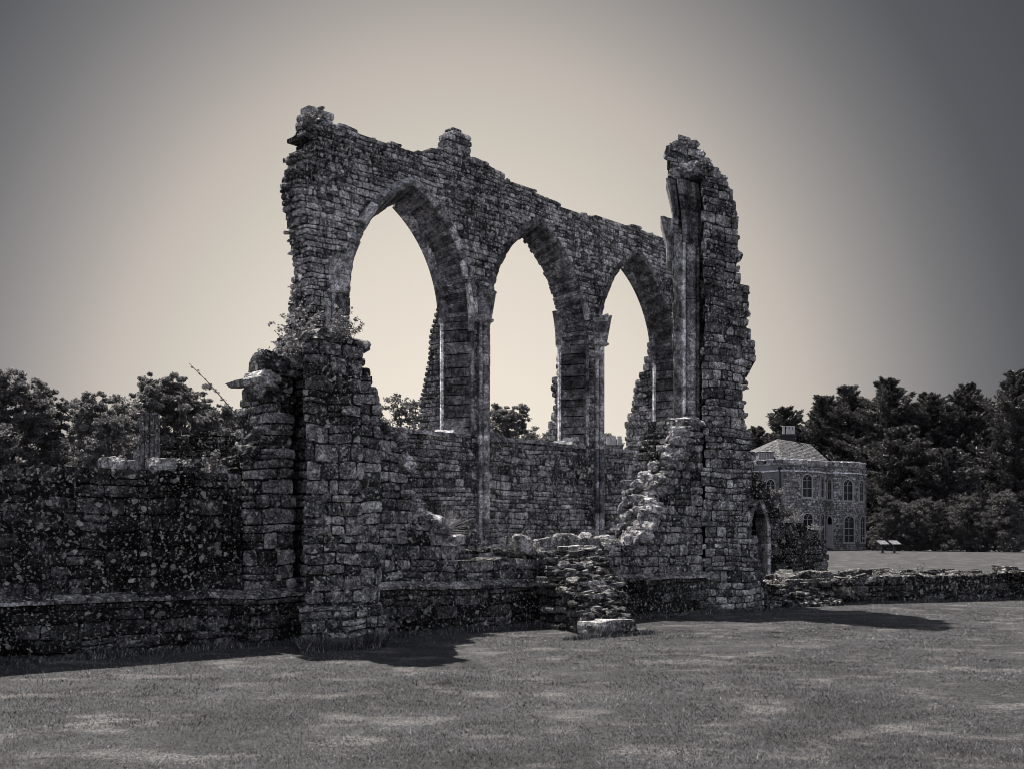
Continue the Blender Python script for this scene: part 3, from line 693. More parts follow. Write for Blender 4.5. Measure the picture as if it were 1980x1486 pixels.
for (x0,y0,x1,y1,d,tl), lb in zip([(987,1037,1023,1064,.4,0),(1028,1042,1071,1064,.35,.1),(1068,1035,1097,1050,.8,0),(1082,1038,1121,1063,.4,-.05),(1114,1034,1139,1048,.85,.35),(1124,1041,1153,1062,.3,0),(1151,1035,1183,1050,.8,.1),(1155,1047,1174,1063,.2,-.2),(1172,1043,1205,1062,.4,.05)], lab2):
    loose(x0,y0,x1,y1,d,lb,G2,tl=tl)

# ------------------------------------------------------------------ rubble steps in front of the gap
st_ = thing('rubble_steps', (1.9, 18.6, 0), 'steep heap of fallen stones stepping down from the front wall to the lawn', 'rubble')
mb = MB()
gA = ground(1150,1200); 
SX = lambda t: 1100+85*t
z = -.02; lv = 0
while z < 1.24:
    h = R.uniform(.09,.16); t = max(0., 1-(z+h*.5)/1.30)**.9; dmax = -.05-2.1*t; d = dmax+R.uniform(-.08,.08)
    while d < -.05:
        tt = min(1, -d/2.1); xc = SX(tt); dd1 = min(d+R.uniform(.28,.45), 0.); half = 58-24*tt+R.uniform(-8,8)
        a_, b_ = FF.px(xc-half,1130,d)[0], FF.px(xc+half,1130,d)[0]; u = a_
        while u < b_:
            w = R.uniform(.12,.42)
            if R.random() > .12: mb.stone(FF, u, min(u+w-.01,b_+.1), z+R.uniform(-.02,.02), z+h+R.uniform(-.03,.02), d+R.uniform(-.07,.05), dd1, .035, 3)
            u += w
        mb.box(FF, a_+.08, b_-.08, z-.02, z+h-.04, d+.06, dd1, .1)
        d = dd1
    z += h; lv += 1
for i in range(420):
    t = R.random(); dd = -.05-2.2*t; zz_ = 1.28*(1-t)**.9+R.uniform(-.04,.06); half = 56-22*t
    u0 = FF.px(SX(t)+R.uniform(-half,half), 1130, dd)[0]; s_ = R.uniform(.05,.17)
    mb.rock(FF.w(u0, zz_, dd+R.uniform(-.1,.1)), s_*R.uniform(1.2,2.2), s_*1.3, s_*R.uniform(.4,.8), R.uniform(-.6,1.6), .7, .12, None, R.uniform(-.25,.25))
put('rubble', mb, M['spill'], st_)
mb = MB(); 
for (x0,x1,y0,y1,dd,hh) in ((1150,1224,1196,1219,-2.2,.15),(1112,1165,1120,1135,-1.0,.2),(1120,1155,1148,1165,-1.5,.16),(1140,1190,1118,1140,-.7,.2)):
    a, b = FF.px(x0,y0,dd), FF.px(x1,y1,dd); mb.stone(FF, a[0], b[0], max(-.02,b[1]), a[1], dd-.1, dd+.4, .03, 3, R.uniform(.4,1))
put('step_slab', mb, M['mid'], st_)

# ------------------------------------------------------------------ low rubble wall on the right
lw = MB(); gx0 = ground(1480,1172); gx1 = ground(1815,1162)
LF = Frame(gx0[0], gx0[1], gx1[0]-gx0[0], gx1[1]-gx0[1], warp=.03, bulge=.08)
L_end = 9.5; u6 = LF.px(1560,1130)[0]
prof = [(-.05,-.1),(.0,.12),(.35,.3),(.55,.42),(.9,.46),(1.2,.52),(1.9,.50),(2.5,.58),(3.3,.5),(4.1,.57),(5,.54),(6.2,.60),(7.4,.53),(L_end,.58),(L_end,-.1)]
masonry(lw, LF, prof, [], 0, 1.6, ch=(.10,.18), sw=(.16,.42), rough=.05, n=3, ragged=.08, skip=.03)
for i in range(520):
    u = R.uniform(-.1, L_end); zt = np.interp(u, [p[0] for p in prof[1:-1]], [p[1] for p in prof[1:-1]]); s_ = R.uniform(.09,.26)
    lw.rock(LF.w(u, zt+R.uniform(-.05,.05), R.uniform(0,1.6)), s_*1.6, s_*1.3, s_*.5, R.uniform(0,3), .7, .1, None, R.uniform(-.2,.2))
for i in range(46):
    u = R.uniform(0,1)**1.4*L_end; s_ = R.uniform(.22,.42); lw.rock(LF.w(u, min(.5,.18+u*.3)+R.uniform(.02,.16), R.uniform(.1,1.5)), s_*1.5, s_*1.1, s_*.6, R.uniform(0,3), .7, .1, None, R.uniform(-.2,.2))
for i in range(320):      # spill at its left end and foot
    u = R.uniform(-.25,1.7); d = R.uniform(-.35,.2); s_ = R.uniform(.08,.2); z = max(.02, .38*(1+d*2.2))*R.random() if d < 0 else R.uniform(0,.35)
    lw.rock(LF.w(u, z, d), s_*1.7, s_*1.2, s_*.6, R.uniform(0,3))
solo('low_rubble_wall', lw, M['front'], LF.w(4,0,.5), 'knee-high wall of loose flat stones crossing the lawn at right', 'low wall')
for (x,y,w,h,lb) in ((1568,1112,.50,.26,'big rounded stone standing proud on the low rubble wall, left of its neighbour'),(1593,1113,.42,.22,'second rounded stone on the low rubble wall, to the right of the biggest'),(1640,1112,.42,.2,'angular stone in the middle of the low rubble wall')):
    a = LF.px(x,y,.4); c = LF.w(a[0],a[1],.4); mb = MB(); mb.rock(c, w, .4, h, .2, .6); solo('loose_stone', mb, M['front'], (c[0],c[1],c[2]-h/2), lb, 'stone', 'stones on the low rubble wall')

# ------------------------------------------------------------------ side wall with a small arch, right of the pier
SF = Frame(*at(1440,1030,26.0)[:2], .93, .36, warp=.03, bulge=.04)
sw_ = thing('side_wall', SF.w(1,0,0), 'dark overgrown wall stub with a narrow pointed doorway, between the tall pier and the house', 'ruined wall')
pts = [(1425,1150),(1425,880),(1456,900),(1470,912),(1482,930),(1492,955),(1498,975),(1512,993),(1520,1004),(1548,1012),(1562,1018),(1580,1026),(1590,1040),(1600,1048),(1602,1080),(1604,1150)]
ol = pxpoly(SF, pts); ol[0] = (ol[0][0],-.1); ol[-1] = (ol[-1][0],-.1)
a, b = SF.px(1450,1000)[0], SF.px(1483,1000)[0]; spz, apz = SF.px(1450,1035)[1], SF.px(1466,968)[1]
L, Rt = arch_pts(a, b, spz, apz, 8); Lo, Ro = arch_pts(a, b, spz, apz, 8, .10)
hl = [(a-.1,-.2)]+Lo+Ro[1:]+[(b+.1,-.2)]
mb = MB(); masonry(mb, SF, ol, [hl], 0, .9, ch=(.14,.26), sw=(.2,.5), rough=.035, n=2, ragged=.06)
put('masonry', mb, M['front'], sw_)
mb = MB()
for (I, O) in ((L, Lo), (Rt, Ro)):
    for i in range(8):
        p0,p1,q0,q1 = I[i],lerp2(I[i],I[i+1],.94),O[i],lerp2(O[i],O[i+1],.94)
        mb.hexa([SF.w(*p0,-.03),SF.w(*p1,-.03),SF.w(*q1,-.03),SF.w(*q0,-.03),SF.w(*p0,.45),SF.w(*p1,.45),SF.w(*q1,.45),SF.w(*q0,.45)], R.random())
for (x, s) in ((a,-1),(b,1)):
    v = 0
    while v < spz:
        h = min(R.uniform(.2,.35), spz-v); x0, x1 = sorted((x, x+s*.10)); mb.box(SF, x0, x1, v, v+h-.008, -.03, .45, R.random()); v += h
put('doorway_arch', mb, M['pier'], sw_)
mb = MB(); masonry(mb, SF, [(a-.2,-.1),(a-.2,apz+.2),(b+.2,apz+.2),(b+.2,-.1)], [], .95, 1.3, ch=(.2,.3), sw=(.3,.6), n=2); put('doorway_backing', mb, M['front'], sw_)

# ------------------------------------------------------------------ ruins inside, seen over the left wall
BF = Frame(*at(300,1030,27.)[:2], .95, .25, warp=.03, bulge=.04)
mb = MB(); pts = [(306,1100),(306,860),(327,858),(328,848),(355,845),(373,846),(378,832),(410,833),(413,842),(424,839),(432,833),(445,838),(456,850),(520,856),(520,1100)]
ol = pxpoly(BF, pts); ol[0] = (ol[0][0],-.1); ol[-1] = (ol[-1][0],-.1)
masonry(mb, BF, ol, [], 0, .8, ch=(.12,.2), sw=(.16,.4), rough=.04, n=2, ragged=.06)
rubble_band(mb, [(327,856),(355,845),(410,834),(450,840)], BF, (0,.8), 30, .1, .22, .04)
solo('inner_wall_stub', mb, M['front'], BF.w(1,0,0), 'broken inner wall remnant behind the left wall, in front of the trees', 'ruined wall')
shf = thing('shaft_stump', at(289,1030,25.)[:2]+(0,), 'dark square clustered shaft stump standing alone behind the left wall', 'column')
SFm = Frame(*at(289,1030,25.)[:2], .95,.3)
ztop = at(289,797,25.)[2]
mb = MB(); v = 0
while v < ztop-.02:
    h = min(.62, ztop-v)
    mb.box(SFm, -.16,.16,v,v+h-.006,.0,.36,.2)
    for (du,dd,r) in ((-.15,.0,.05),(-.05,-.03,.045),(.06,-.03,.045),(.15,.0,.05),(-.17,.2,.06),(.17,.2,.06)): mb.tube([SFm.w(du,v,dd),SFm.w(du,v+h-.006,dd)], r, 10, .3)
    v += h
put('clustered_shaft', mb, M['pier'], shf)
mb = MB(); mb.box(SFm, -.36,-.20, 0, at(266,858,25.)[2], .05,.3,.4); put('side_block', mb, M['pier'], shf)
mb = MB(); fb = at(1195,1030,62.); FB = Frame(fb[0], fb[1], 1, .05)
far = thing('far_building', (fb[0], fb[1], 0), 'distant slate-roofed building with chimney pots glimpsed through the right arch', 'building')
z0 = at(0,872,62.)[2]; 
masonry(mb, FB, [(-2.4,-.1),(-2.4,z0-.9),(2.4,z0-.9),(2.4,-.1)], [], 0, 4, ch=(.3,.4), sw=(.4,.8), n=1); put('wall', mb, M['house'], far)
mb = MB(); mb.add([FB.w(-2.6,z0-.95,-.2),FB.w(2.6,z0-.95,-.2),FB.w(2.6,z0-.95,4.2),FB.w(-2.6,z0-.95,4.2),FB.w(-2.3,z0+.1,2),FB.w(2.3,z0+.1,2)], [(0,1,5,4),(1,2,5),(2,3,4,5),(3,0,4),(3,2,1,0)], .3); rf = put('roof', mb, M['slate'], far)
mb = MB(); ch0 = z0; mb.box(FB, -.45,.55, ch0-.4, at(0,857,62.)[2], 1.6,2.3,.3); mb.box(FB,-.5,.6,at(0,857,62.)[2],at(0,855,62.)[2],1.55,2.35,.3); ch_ = put('chimney', mb, M['house'], rf)
for i in range(3):
    mb = MB(); x = -.28+.33*i; mb.tube([FB.w(x,at(0,855,62.)[2],1.95),FB.w(x,at(0,840,62.)[2],1.95),FB.w(x,at(0,837,62.)[2],1.95)],[.15,.12,.14],10,.6); 
    o = put('chimney_pot', mb, M['pot'], rf)

# ------------------------------------------------------------------ the battlemented house
def P2(x, Y): return ((x-CX)/F*Y, Y)
plan = [P2(1425,104), P2(1515,100), P2(1580,102), P2(1597,104.4), P2(1612,103.8), P2(1655,104.8), P2(1675,107.6)]
hz_top = CH+(HZ-897)/F*100; 
house = thing('stone_house', (plan[1][0]+4, 106, 0), 'two-storey stone house with battlements and pointed white windows, before dark trees', 'house')
mb = MB(); mr = MB()
ZW = hz_top-.02
def seg_frame(i):
    (x0,y0),(x1,y1) = plan[i], plan[i+1]; return Frame(x0,y0,x1-x0,y1-y0), math.hypot(x1-x0,y1-y0)
wins = [  # facade index, x0, x1, top, bottom, rows
 (0,1482,1499,924,968,3),(1,1551,1569.5,915,961,3),(2,1585,1593,918,962,3),(3,1601,1608.5,923,966,3),(4,1630,1648,925,968,3),(5,1661,1669,927,969,3),
 (1,1552,1571,990,1047,4),(2,1585,1593.5,991,1048,4),(4,1631.5,1651,995,1049,4),(5,1663,1672,996,1049,4),(0,1482,1499,992,1048,4)]
door = (3,1600,1609.5,995,1056)
def win_hole(fr, x0, x1, y0, y1, spf=.42):
    a, zt = fr.px(x0, y0); b, _ = fr.px(x1, y0); a -= .08; b += .08; zb = fr.px(x0, y1)[1]; zt = (zt+fr.px(x1,y0)[1])/2
    w = b-a; sp = zt - min(w*.72, .62)
    return a, b, zb, sp, zt
for i in range(6):
    fr, ln = seg_frame(i); hs = []
    for wd in [w for w in wins if w[0] == i]+([door] if i == 3 else []):
        a, b, zb, sp, zt = win_hole(fr, *wd[1:5]); L, Rt = arch_pts(a, b, sp, zt, 5); hs.append([(a,zb)]+L+Rt[1:]+[(b,zb)])
    if i == 0:
        f2 = Frame(fr.ox, fr.oy, fr.ux, fr.uy)
        masonry(mr, f2, [(0,-.1),(0,ZW),(ln-.02,ZW),(ln-.02,-.1)], hs, 0, .4, ch=(.3,.3), sw=(2.,3.), rough=.0, gap=.0, n=1, skip=0, ragged=0, split=0, endsplit=False, edgejit=False, tone=(.5,.5), core=.01)
    else:
        masonry(mb, fr, [(.0,-.1),(.0,ZW),(ln,ZW),(ln,-.1)], hs, 0, .4, ch=(.17,.27), sw=(.25,.55), rough=.012, gap=.012, n=1, skip=0, ragged=0, split=.1, endsplit=False, edgejit=False)
# closing walls behind
bk = [plan[6], (plan[6][0]-2, 122), (plan[0][0]-2, 118), plan[0]]
for i in range(3):
    (x0,y0),(x1,y1) = bk[i], bk[i+1]; f2 = Frame(x0,y0,x1-x0,y1-y0); ln = math.hypot(x1-x0,y1-y0)
    mb.box(f2, 0, ln, -.1, ZW, 0, .4, .5)
put('stone_wall', mb, M['house'], house); put('rendered_wall', mr, M['render'], house)
# cornice and battlements
mb = MB(); mc = MB()
for i in range(6):
    fr, ln = seg_frame(i)
    mc.box(fr, -.02, ln+.02, ZW-.62+.002*i, ZW-.48, -.09-.002*i, .3, .2)
    mb.box(fr, 0, ln-.01*i*.1, ZW+.002, ZW+.18, -.04, .34, .5)
    nm = max(1, round(ln/1.0)); stp = ln/nm
    for j in range(nm):
        a = j*stp+stp*.22; mb.box(fr, a, a+stp*.50, ZW+.182, ZW+.50, -.04, .34, R.random()); mc.box(fr, a-.05, a+stp*.50+.05, ZW+.502, ZW+.60, -.09, .39, R.uniform(.7,1))
put('battlement', mb, M['house'], house); put('battlement_coping', mc, M['pale'], house)  # coping colour lightened to stand in for sunlit tops
# roof
rl, rr = at(1503,848,107), at(1566,858,110); Z0 = ZW+.1
e = [(plan[0][0]+.3,104.5,Z0),(plan[1][0]+.2,101.2,Z0),(at(1618,0,107)[0],107,Z0-.05),(plan[6][0]-2.4,121.5,Z0),(plan[0][0]-1.6,117.5,Z0)]
mb = MB(); mb.add([e[0],e[1],e[2],e[3],e[4],rl,rr], [(0,1,5),(1,2,6,5),(2,3,6),(3,4,5,6),(4,0,5)], .4)
def slates(mb, p0, p1, q0, q1, rows, cols):     # slate courses laid on a roof plane, p = eaves, q = ridge
    p0,p1,q0,q1 = map(Vector,(p0,p1,q0,q1)); nrm = (p1-p0).cross(q0-p0).normalized()
    if nrm.z < 0: nrm = -nrm
    for r in range(rows):
        a, b = r/rows, (r+1.25)/rows; b = min(b, 1)
        A0, A1, B0, B1 = p0.lerp(q0,a), p1.lerp(q1,a), p0.lerp(q0,b), p1.lerp(q1,b); n = max(1, int(cols*(A1-A0).length/(p1-p0).length)); off = R.random()*.5
        for c in range(n):
            s0, s1 = c/n, (c+.96)/n; k = .035+R.uniform(0,.02)
            mb.add([tuple(A0.lerp(A1,s0)+nrm*k),tuple(A0.lerp(A1,s1)+nrm*k),tuple(B0.lerp(B1,s1)+nrm*.008),tuple(B0.lerp(B1,s0)+nrm*.008)], [(0,1,2,3)], R.random())
slates(mb, e[1], e[2], rl, rr, 16, 40); slates(mb, e[0], e[1], rl, rl, 16, 26); slates(mb, e[2], e[3], rr, rr, 16, 40)
roof = put('roof', mb, M['slate'], house)
cz = at(0,846,109)[2]; cl, cr = at(1509,0,109)[0], at(1539,0,109)[0]; mb = MB(); cf = Frame(cl,109,1,0)
masonry(mb, cf, [(0,cz-1.8),(0,cz+.25),(cr-cl,cz+.25),(cr-cl,cz-1.8)], [], 0, .8, ch=(.12,.16), sw=(.3,.5), n=1); mb.box(cf, -.08, cr-cl+.08, cz+.252, cz+.4, -.08, .88, .2)
put('chimney_stack', mb, M['dark'], roof)
for i in range(4):
    mb = MB(); x = cl+.5+.30*i+(0.06 if i > 0 else -.06); z = cz+.4; mb.tube([(x,109.4,z),(x,109.4,z+.78),(x,109.4,z+.8),(x,109.4,z+.86)],[.14,.12,.16,.15],10,.7); put('chimney_pot', mb, M['pot'], roof)
# dormer
dl0, dl1 = at(1466,0,102.6)[0], at(1496,0,102.6)[0]; dz0, dz1 = at(0,891,102.6)[2], at(0,874,102.6)[2]; df = Frame(dl0,102.6,1,-.02)
mb = MB(); w_ = dl1-dl0; mb.box(df, 0, w_, dz0, dz1, .06, 1.8, .3); dm = put('dormer', mb, M['render'], roof)
mb = MB(); mb.box(df, -.1, w_+.1, dz1+.002, dz1+.08, -.08, 2.0, .3); put('dormer_roof', mb, M['slate'], roof)
mb = MB()
for k in range(5): mb.box(df, .02+k*.25, .06+k*.25+(.03 if k in (0,2,4) else 0), dz0+.1, dz1-.06, .0, .05, .5)
for z in (dz0+.1, (dz0+dz1)/2, dz1-.1): mb.box(df, .0, 1.1, z-.02, z+.02, -.005, .045, .5)
put('dormer_window', mb, M['white'], roof)
# windows
def gothic_window(wd, parent, is_door=False):
    fr, ln = seg_frame(wd[0]); a, b, zb, sp, zt = win_hole(fr, *wd[1:5]); w = b-a
    L, Rt = arch_pts(a, b, sp, zt, 6); L2, R2 = arch_pts(a+.09, b-.09, sp, zt-.10, 6)
    mb = MB(); D = -.02
    O = [(a,zb)]+L+Rt[1:]+[(b,zb)]; I = [(a+.09,zb+.09)]+L2+R2[1:]+[(b-.09,zb+.09)]
    m = len(O)
    for i in range(m):
        j = (i+1) % m
        mb.hexa([fr.w(*O[i],D-.07),fr.w(*O[j],D-.07),fr.w(*I[j],D-.07),fr.w(*I[i],D-.07),fr.w(*O[i],D+.1),fr.w(*O[j],D+.1),fr.w(*I[j],D+.1),fr.w(*I[i],D+.1)], .5)
    mb.box(fr, a-.06, b+.06, zb-.10, zb-.002, -.07, .1, .6)
    c = (a+b)/2
    if not is_door:
        mb.box(fr, c-.022, c+.022, zb+.09, sp+(zt-sp)*.25, D, D+.05, .5)
        n = wd[5]
        for k in range(1, n):
            z = zb+.09+(sp-zb-.09)*k/(n-1) if k < n-1 else sp-.02
            t = .045 if (n > 3 and k == 2) or (n == 3 and k == 1) else .025
            mb.box(fr, a+.08, b-.08, z-t/2, z+t/2, D+.005, D+.055, .5)
        # forked glazing bars in the head
        for s in (-1, 1):
            p = [(c, sp+(zt-sp)*.2), (c+s*w*.10, sp+(zt-sp)*.55), (c+s*w*.24, sp+(zt-sp)*.78)]
            mb.tube([fr.w(q[0],q[1],D+.02) for q in p], .022, 5, .5)
    f = put('window' if not is_door else 'door', mb, M['white'], parent)
    g = MB(); vs = [fr.w(*q, D+.045) for q in O]; g.add(vs, [tuple(range(m))], .5); put('pane', g, M['glass'], f)
    if is_door:
        g = MB(); z1 = zt-1.0; g.box(fr, a+.08, b-.08, zb, z1, D-.02, D+.05, .5); g.box(fr, a+.08, b-.08, z1, z1+.1, D-.05, D+.05, .5)
        for zz in (zb+.2, zb+1.05): g.box(fr, a+.14, c-.03, zz, zz+.7, D-.035, D-.019, .4); g.box(fr, c+.03, b-.14, zz, zz+.7, D-.035, D-.019, .4)
        put('door_leaf', g, M['white'], f)
    else:   # hood of cut stone over the window
        h = MB(); A1, A2 = arch_pts(a, b, sp, zt, 6, .06); B1, B2 = arch_pts(a, b, sp, zt, 6, .20)
        for (I_, O_) in ((A1,B1),(A2,B2)):
            for i in range(6): h.hexa([fr.w(*I_[i],-.05),fr.w(*I_[i+1],-.05),fr.w(*O_[i+1],-.05),fr.w(*O_[i],-.05),fr.w(*I_[i],.02),fr.w(*I_[i+1],.02),fr.w(*O_[i+1],.02),fr.w(*O_[i],.02)], R.random()*.6)
        put('hood', h, M['house'], f)
for wd in wins: gothic_window(wd, house)
gothic_window(door, house, True)
mb = MB(); fr, ln = seg_frame(0); mb.tube([fr.w(ln-.35,0,-.08), fr.w(ln-.35,ZW-.3,-.08)], .07, 8, .2); mb.box(fr, ln-.5, ln-.2, ZW-.45, ZW-.2, -.2, .0, .2); put('drainpipe', mb, M['dark'], house)

# information panels on the far lawn
def panel(x, Y, label):
    b = P2(x, Y); t = thing('information_board', (b[0],b[1],0), label, 'sign', 'information boards on the far lawn'); f = Frame(b[0], b[1], .95, .3)
    mb = MB(); mb.box(f, -.08,.08,0,.82,.0,.09,.4); mb.box(f,-.2,.2,0,.05,-.1,.2,.4); put('post', mb, M['dark'], t)
    mb = MB(); mb.hexa([f.w(-.42,.70,-.28),f.w(.42,.70,-.28),f.w(.42,.73,-.30),f.w(-.42,.73,-.30),f.w(-.42,1.0,.3),f.w(.42,1.0,.3),f.w(.42,1.03,.28),f.w(-.42,1.03,.28)], .5); put('panel', mb, M['board'], t)
panel(1707, 86, 'slanted information board on a dark post, the one nearer the house')
panel(1730, 86, 'slanted information board on a dark post, the one nearer the shrubs')

# ------------------------------------------------------------------ trees
def fast_mesh(name, V, nper, tones, mat):
    """V: (n*nper,3) array of separate polygons"""
    n = len(V)//nper; me = bpy.data.meshes.new(name); me.vertices.add(len(V)); me.vertices.foreach_set('co', V.astype(np.float32).ravel())
    me.loops.add(len(V)); me.loops.foreach_set('vertex_index', np.arange(len(V), dtype=np.int32))
    me.polygons.add(n); me.polygons.foreach_set('loop_start', np.arange(0, len(V), nper, dtype=np.int32)); 
    me.update(calc_edges=True)
    a = me.attributes.new('tone', 'FLOAT', 'FACE'); a.data.foreach_set('value', tones.astype(np.float32)); me.materials.append(mat); me.validate(); return me
def leaves(centres, radii, n_each, size, aspect=.5, out=0., droop=0., seed=0):
    rg = np.random.default_rng(seed); Vs = []; Ts = []
    for c, r, n in zip(centres, radii, n_each):
        d = rg.normal(size=(n,3)); d /= np.linalg.norm(d,axis=1)[:,None]; rr = rg.random(n)**.45
        lump = 1+.28*np.sin(d[:,0]*5+c[0]*3)*np.sin(d[:,1]*4+c[1])*np.cos(d[:,2]*5+c[2]*2)
        p = np.asarray(c)+d*(rr*lump)[:,None]*np.asarray(r)
        a = rg.normal(size=(n,3))*(1-out)+d*out*1.6; a[:,2] -= droop; a /= np.linalg.norm(a,axis=1)[:,None]
        b = np.cross(a, rg.normal(size=(n,3))); b /= np.linalg.norm(b,axis=1)[:,None]
        s = size*rg.uniform(.6,1.4,n)[:,None]
        q = np.stack([p-a*s*.5, p+b*s*aspect*.5, p+a*s*.5, p-b*s*aspect*.5], 1); Vs.append(q.reshape(-1,3)); Ts.append(np.clip(rg.normal(.45,.25,n)+rg.normal(0,.12),0,1))
    return np.concatenate(Vs), np.concatenate(Ts)
def tree(x, Y, ztop, width, label, mat, kind='broad', dens=1., zlow=None, lean=0., group=None, seed=1, cat='tree', name='broadleaf_tree', base=0.):
    rr = random.Random(seed*97+5); X = (x-CX)/F*Y; W = width/F*Y; Zt = CH+(HZ-ztop)/F*Y
    t = thing(name, (X, Y, base), label, cat, group)
    zl = Zt*.22 if zlow is None else zlow
    mb = MB(); h = Zt*.8; pts = [(X+lean*i/5+rr.uniform(-.1,.1)*(i>0)*h*.04, Y+rr.uniform(-.1,.1)*h*.03, h*i/5) for i in range(6)]
    r0 = max(.12, Zt*.022); mb.tube(pts, [r0*(1-.15*i) for i in range(6)], 9)
    W0 = W; broad = kind == 'broad'
    W = max(W, (Zt-zl)*(.55 if broad and name != 'shrub' else .36)); rg = np.random.default_rng(seed)
    if broad:
        cs, rs, ns = [], [], []; WE = max(W, (Zt-zl)*.42); lobes = []
        for i in range(18):      # a few uneven lobes make the crown's outline
            fz = (i+.6)/18; env = math.sin(math.pi*min(1,.24+.64*fz)); an = i*2.4+rr.uniform(-.5,.5); rad = W*.36*env*rr.uniform(.3,1.2)
            q = WE*rr.uniform(.17,.27)*(1.3-.5*fz); lobes.append((X+rad*math.cos(an), Y+rad*math.sin(an), min(zl+(Zt-zl)*fz*rr.uniform(.9,1.08), Zt-q*rr.uniform(.75,.95)), q))
        for lx, ly, lz, q in lobes:
            pt = pts[min(5,max(1,int(lz/h*3.4)))]; mb.tube([pt, ((pt[0]+lx)/2,(pt[1]+ly)/2,(pt[2]+lz)/2-.1*q), (lx,ly,lz)], [r0*.45, r0*.28, r0*.1], 6)
            for j in range(26):
                v = Vector((rr.gauss(0,1), rr.gauss(0,1), rr.gauss(.15,1))).normalized()*q*rr.uniform(.35,1.12)
                c = (lx+v.x, ly+v.y, max(base+.15, lz+v.z*.9)); r = q*rr.uniform(.13,.30); cs.append(c); rs.append((r*1.25,r*1.25,r*.8)); ns.append(int(dens*rr.uniform(60,130)*(1.1 if r > q*.2 else .6)))
                if j % 3 == 0: mb.tube([(lx,ly,lz), ((lx+c[0])/2,(ly+c[1])/2,(lz+c[2])/2-.05*q), c], [r0*.12, r0*.08, r0*.03], 4, .5, False)
        sz = max(min(W*.022, .26), .07)*1.4
        V, T = leaves(cs, rs, ns, sz, .55, .0, 0, seed)
    else:
        Vs, Ts = [], []; nbr = int(230*dens)
        for i in range(nbr):    # long boughs, level then lifting at the tip, each a tapering spray
            fz = (i+rr.random())/nbr; fz = fz**.85; z = zl+(Zt-zl)*fz*.93; env = (1-fz)**.60*(.80+.20*math.sin(fz*23+seed))+.03
            an = rr.uniform(0,6.28); L = W*.72*env*rr.uniform(.6,1.15)+.3; up = .12+.5*fz
            m = int(80+230*min(1,L/7)); tt = rg.random(m)**.6; dirv = np.array([math.cos(an), math.sin(an), 0.]); z_ = z+L*(up*tt**1.6-.10*tt)
            ctr = np.stack([X+dirv[0]*L*tt, Y+dirv[1]*L*tt, z_], 1); rad = (.12+.95*(1-tt)**.7*min(1.,L/4))[:,None]
            p = ctr+rg.normal(size=(m,3))*rad*np.array([.55,.55,.38]); p[:,2] = np.where(p[:,2] > Zt, Zt-(p[:,2]-Zt)*2.5-.1, p[:,2])
            a_ = dirv*1.2+np.array([0,0,.25+up*.7])+rg.normal(size=(m,3))*.8; a_ /= np.linalg.norm(a_,axis=1)[:,None]
            b_ = np.cross(a_, rg.normal(size=(m,3))); b_ /= np.linalg.norm(b_,axis=1)[:,None]; sl = rg.uniform(.22,.58,m)[:,None]
            Vs.append(np.stack([p-a_*sl*.5, p+b_*sl*.13, p+a_*sl*.5, p-b_*sl*.13],1).reshape(-1,3)); Ts.append(np.clip(rg.normal(.45,.25,m)+rr.uniform(-.2,.2),0,1))
            if i % 3 == 0: mb.tube([(X,Y,max(base,z-.2)), (X+dirv[0]*L*.5,Y+dirv[1]*L*.5,z+L*.05), (X+dirv[0]*L*.9,Y+dirv[1]*L*.9,z+L*(up*.85-.09))], [.10,.06,.02], 4, .5, False)
        V, T = np.concatenate(Vs), np.concatenate(Ts)
    put('trunk', mb, M['bark'], t)
    V -= np.array([X, Y, base]); me = fast_mesh('crown', V, 4, T, mat); o = bpy.data.objects.new('crown', me); col.objects.link(o); o.parent = t
    return t
GL = 'trees behind the left wall'
LT = M['leafL']
tree(306,60,727,78,'tallest round-topped leafy tree behind the dark shaft stump',LT,'broad',1.1,.6,group=GL,seed=3)
tree(358,62,739,84,'leafy tree with a domed top right of the tallest one at left',LT,'broad',1.1,.6,group=GL,seed=4)
tree(412,64,775,66,'lower leafy tree beside the broken end of the buttress wall',LT,'broad',1.,.6,group=GL,seed=5)
tree(258,66,776,70,'lower tree in the dip between the leftmost tree and the tallest',LT,'broad',1.,.6,group=GL,seed=6)
tree(185,56,760,88,'dark leafy tree at the left edge of the view behind the wall',LT,'broad',1.1,1.,group=GL,seed=7)
tree(95,60,748,110,'dark leafy tree beyond the left edge tree, farther left',LT,'broad',1.1,1.,group=GL,seed=8)
tree(10,58,722,130,'large leafy tree at the far left corner of the frame',LT,'broad',1.2,1.,group=GL,seed=9)
tree(215,50,800,60,'pale sunlit bush in front of the dark trees at left',M['leafS'],'broad',.8,1.2,seed=10,cat='shrub',name='shrub')
tree(455,70,800,60,'small pale tree just left of the broken buttress wall',M['leafS'],'broad',.7,.6,group=GL,seed=11)
tree(792,75,764,88,'thin airy tree seen at the bottom of the first arch',M['leafS'],'broad',.35,.6,group='trees seen through the arches',seed=12)
tree(735,78,800,70,'small round tree low in the first arch beside the buttress',M['leafL'],'broad',.6,.6,group='trees seen through the arches',seed=13)
tree(985,72,774,104,'dense dark tree low in the middle arch',LT,'broad',1.1,1.,group='trees seen through the arches',seed=14)
tree(1035,80,822,60,'small dense tree at the right foot of the middle arch',LT,'broad',.8,1.,group='trees seen through the arches',seed=15)
tree(1172,90,838,50,'low dark bush seen at the foot of the right arch',LT,'broad',.8,1.,group='trees seen through the arches',seed=16)
GR = 'dark conifers behind the house'; RT = M['leafR']
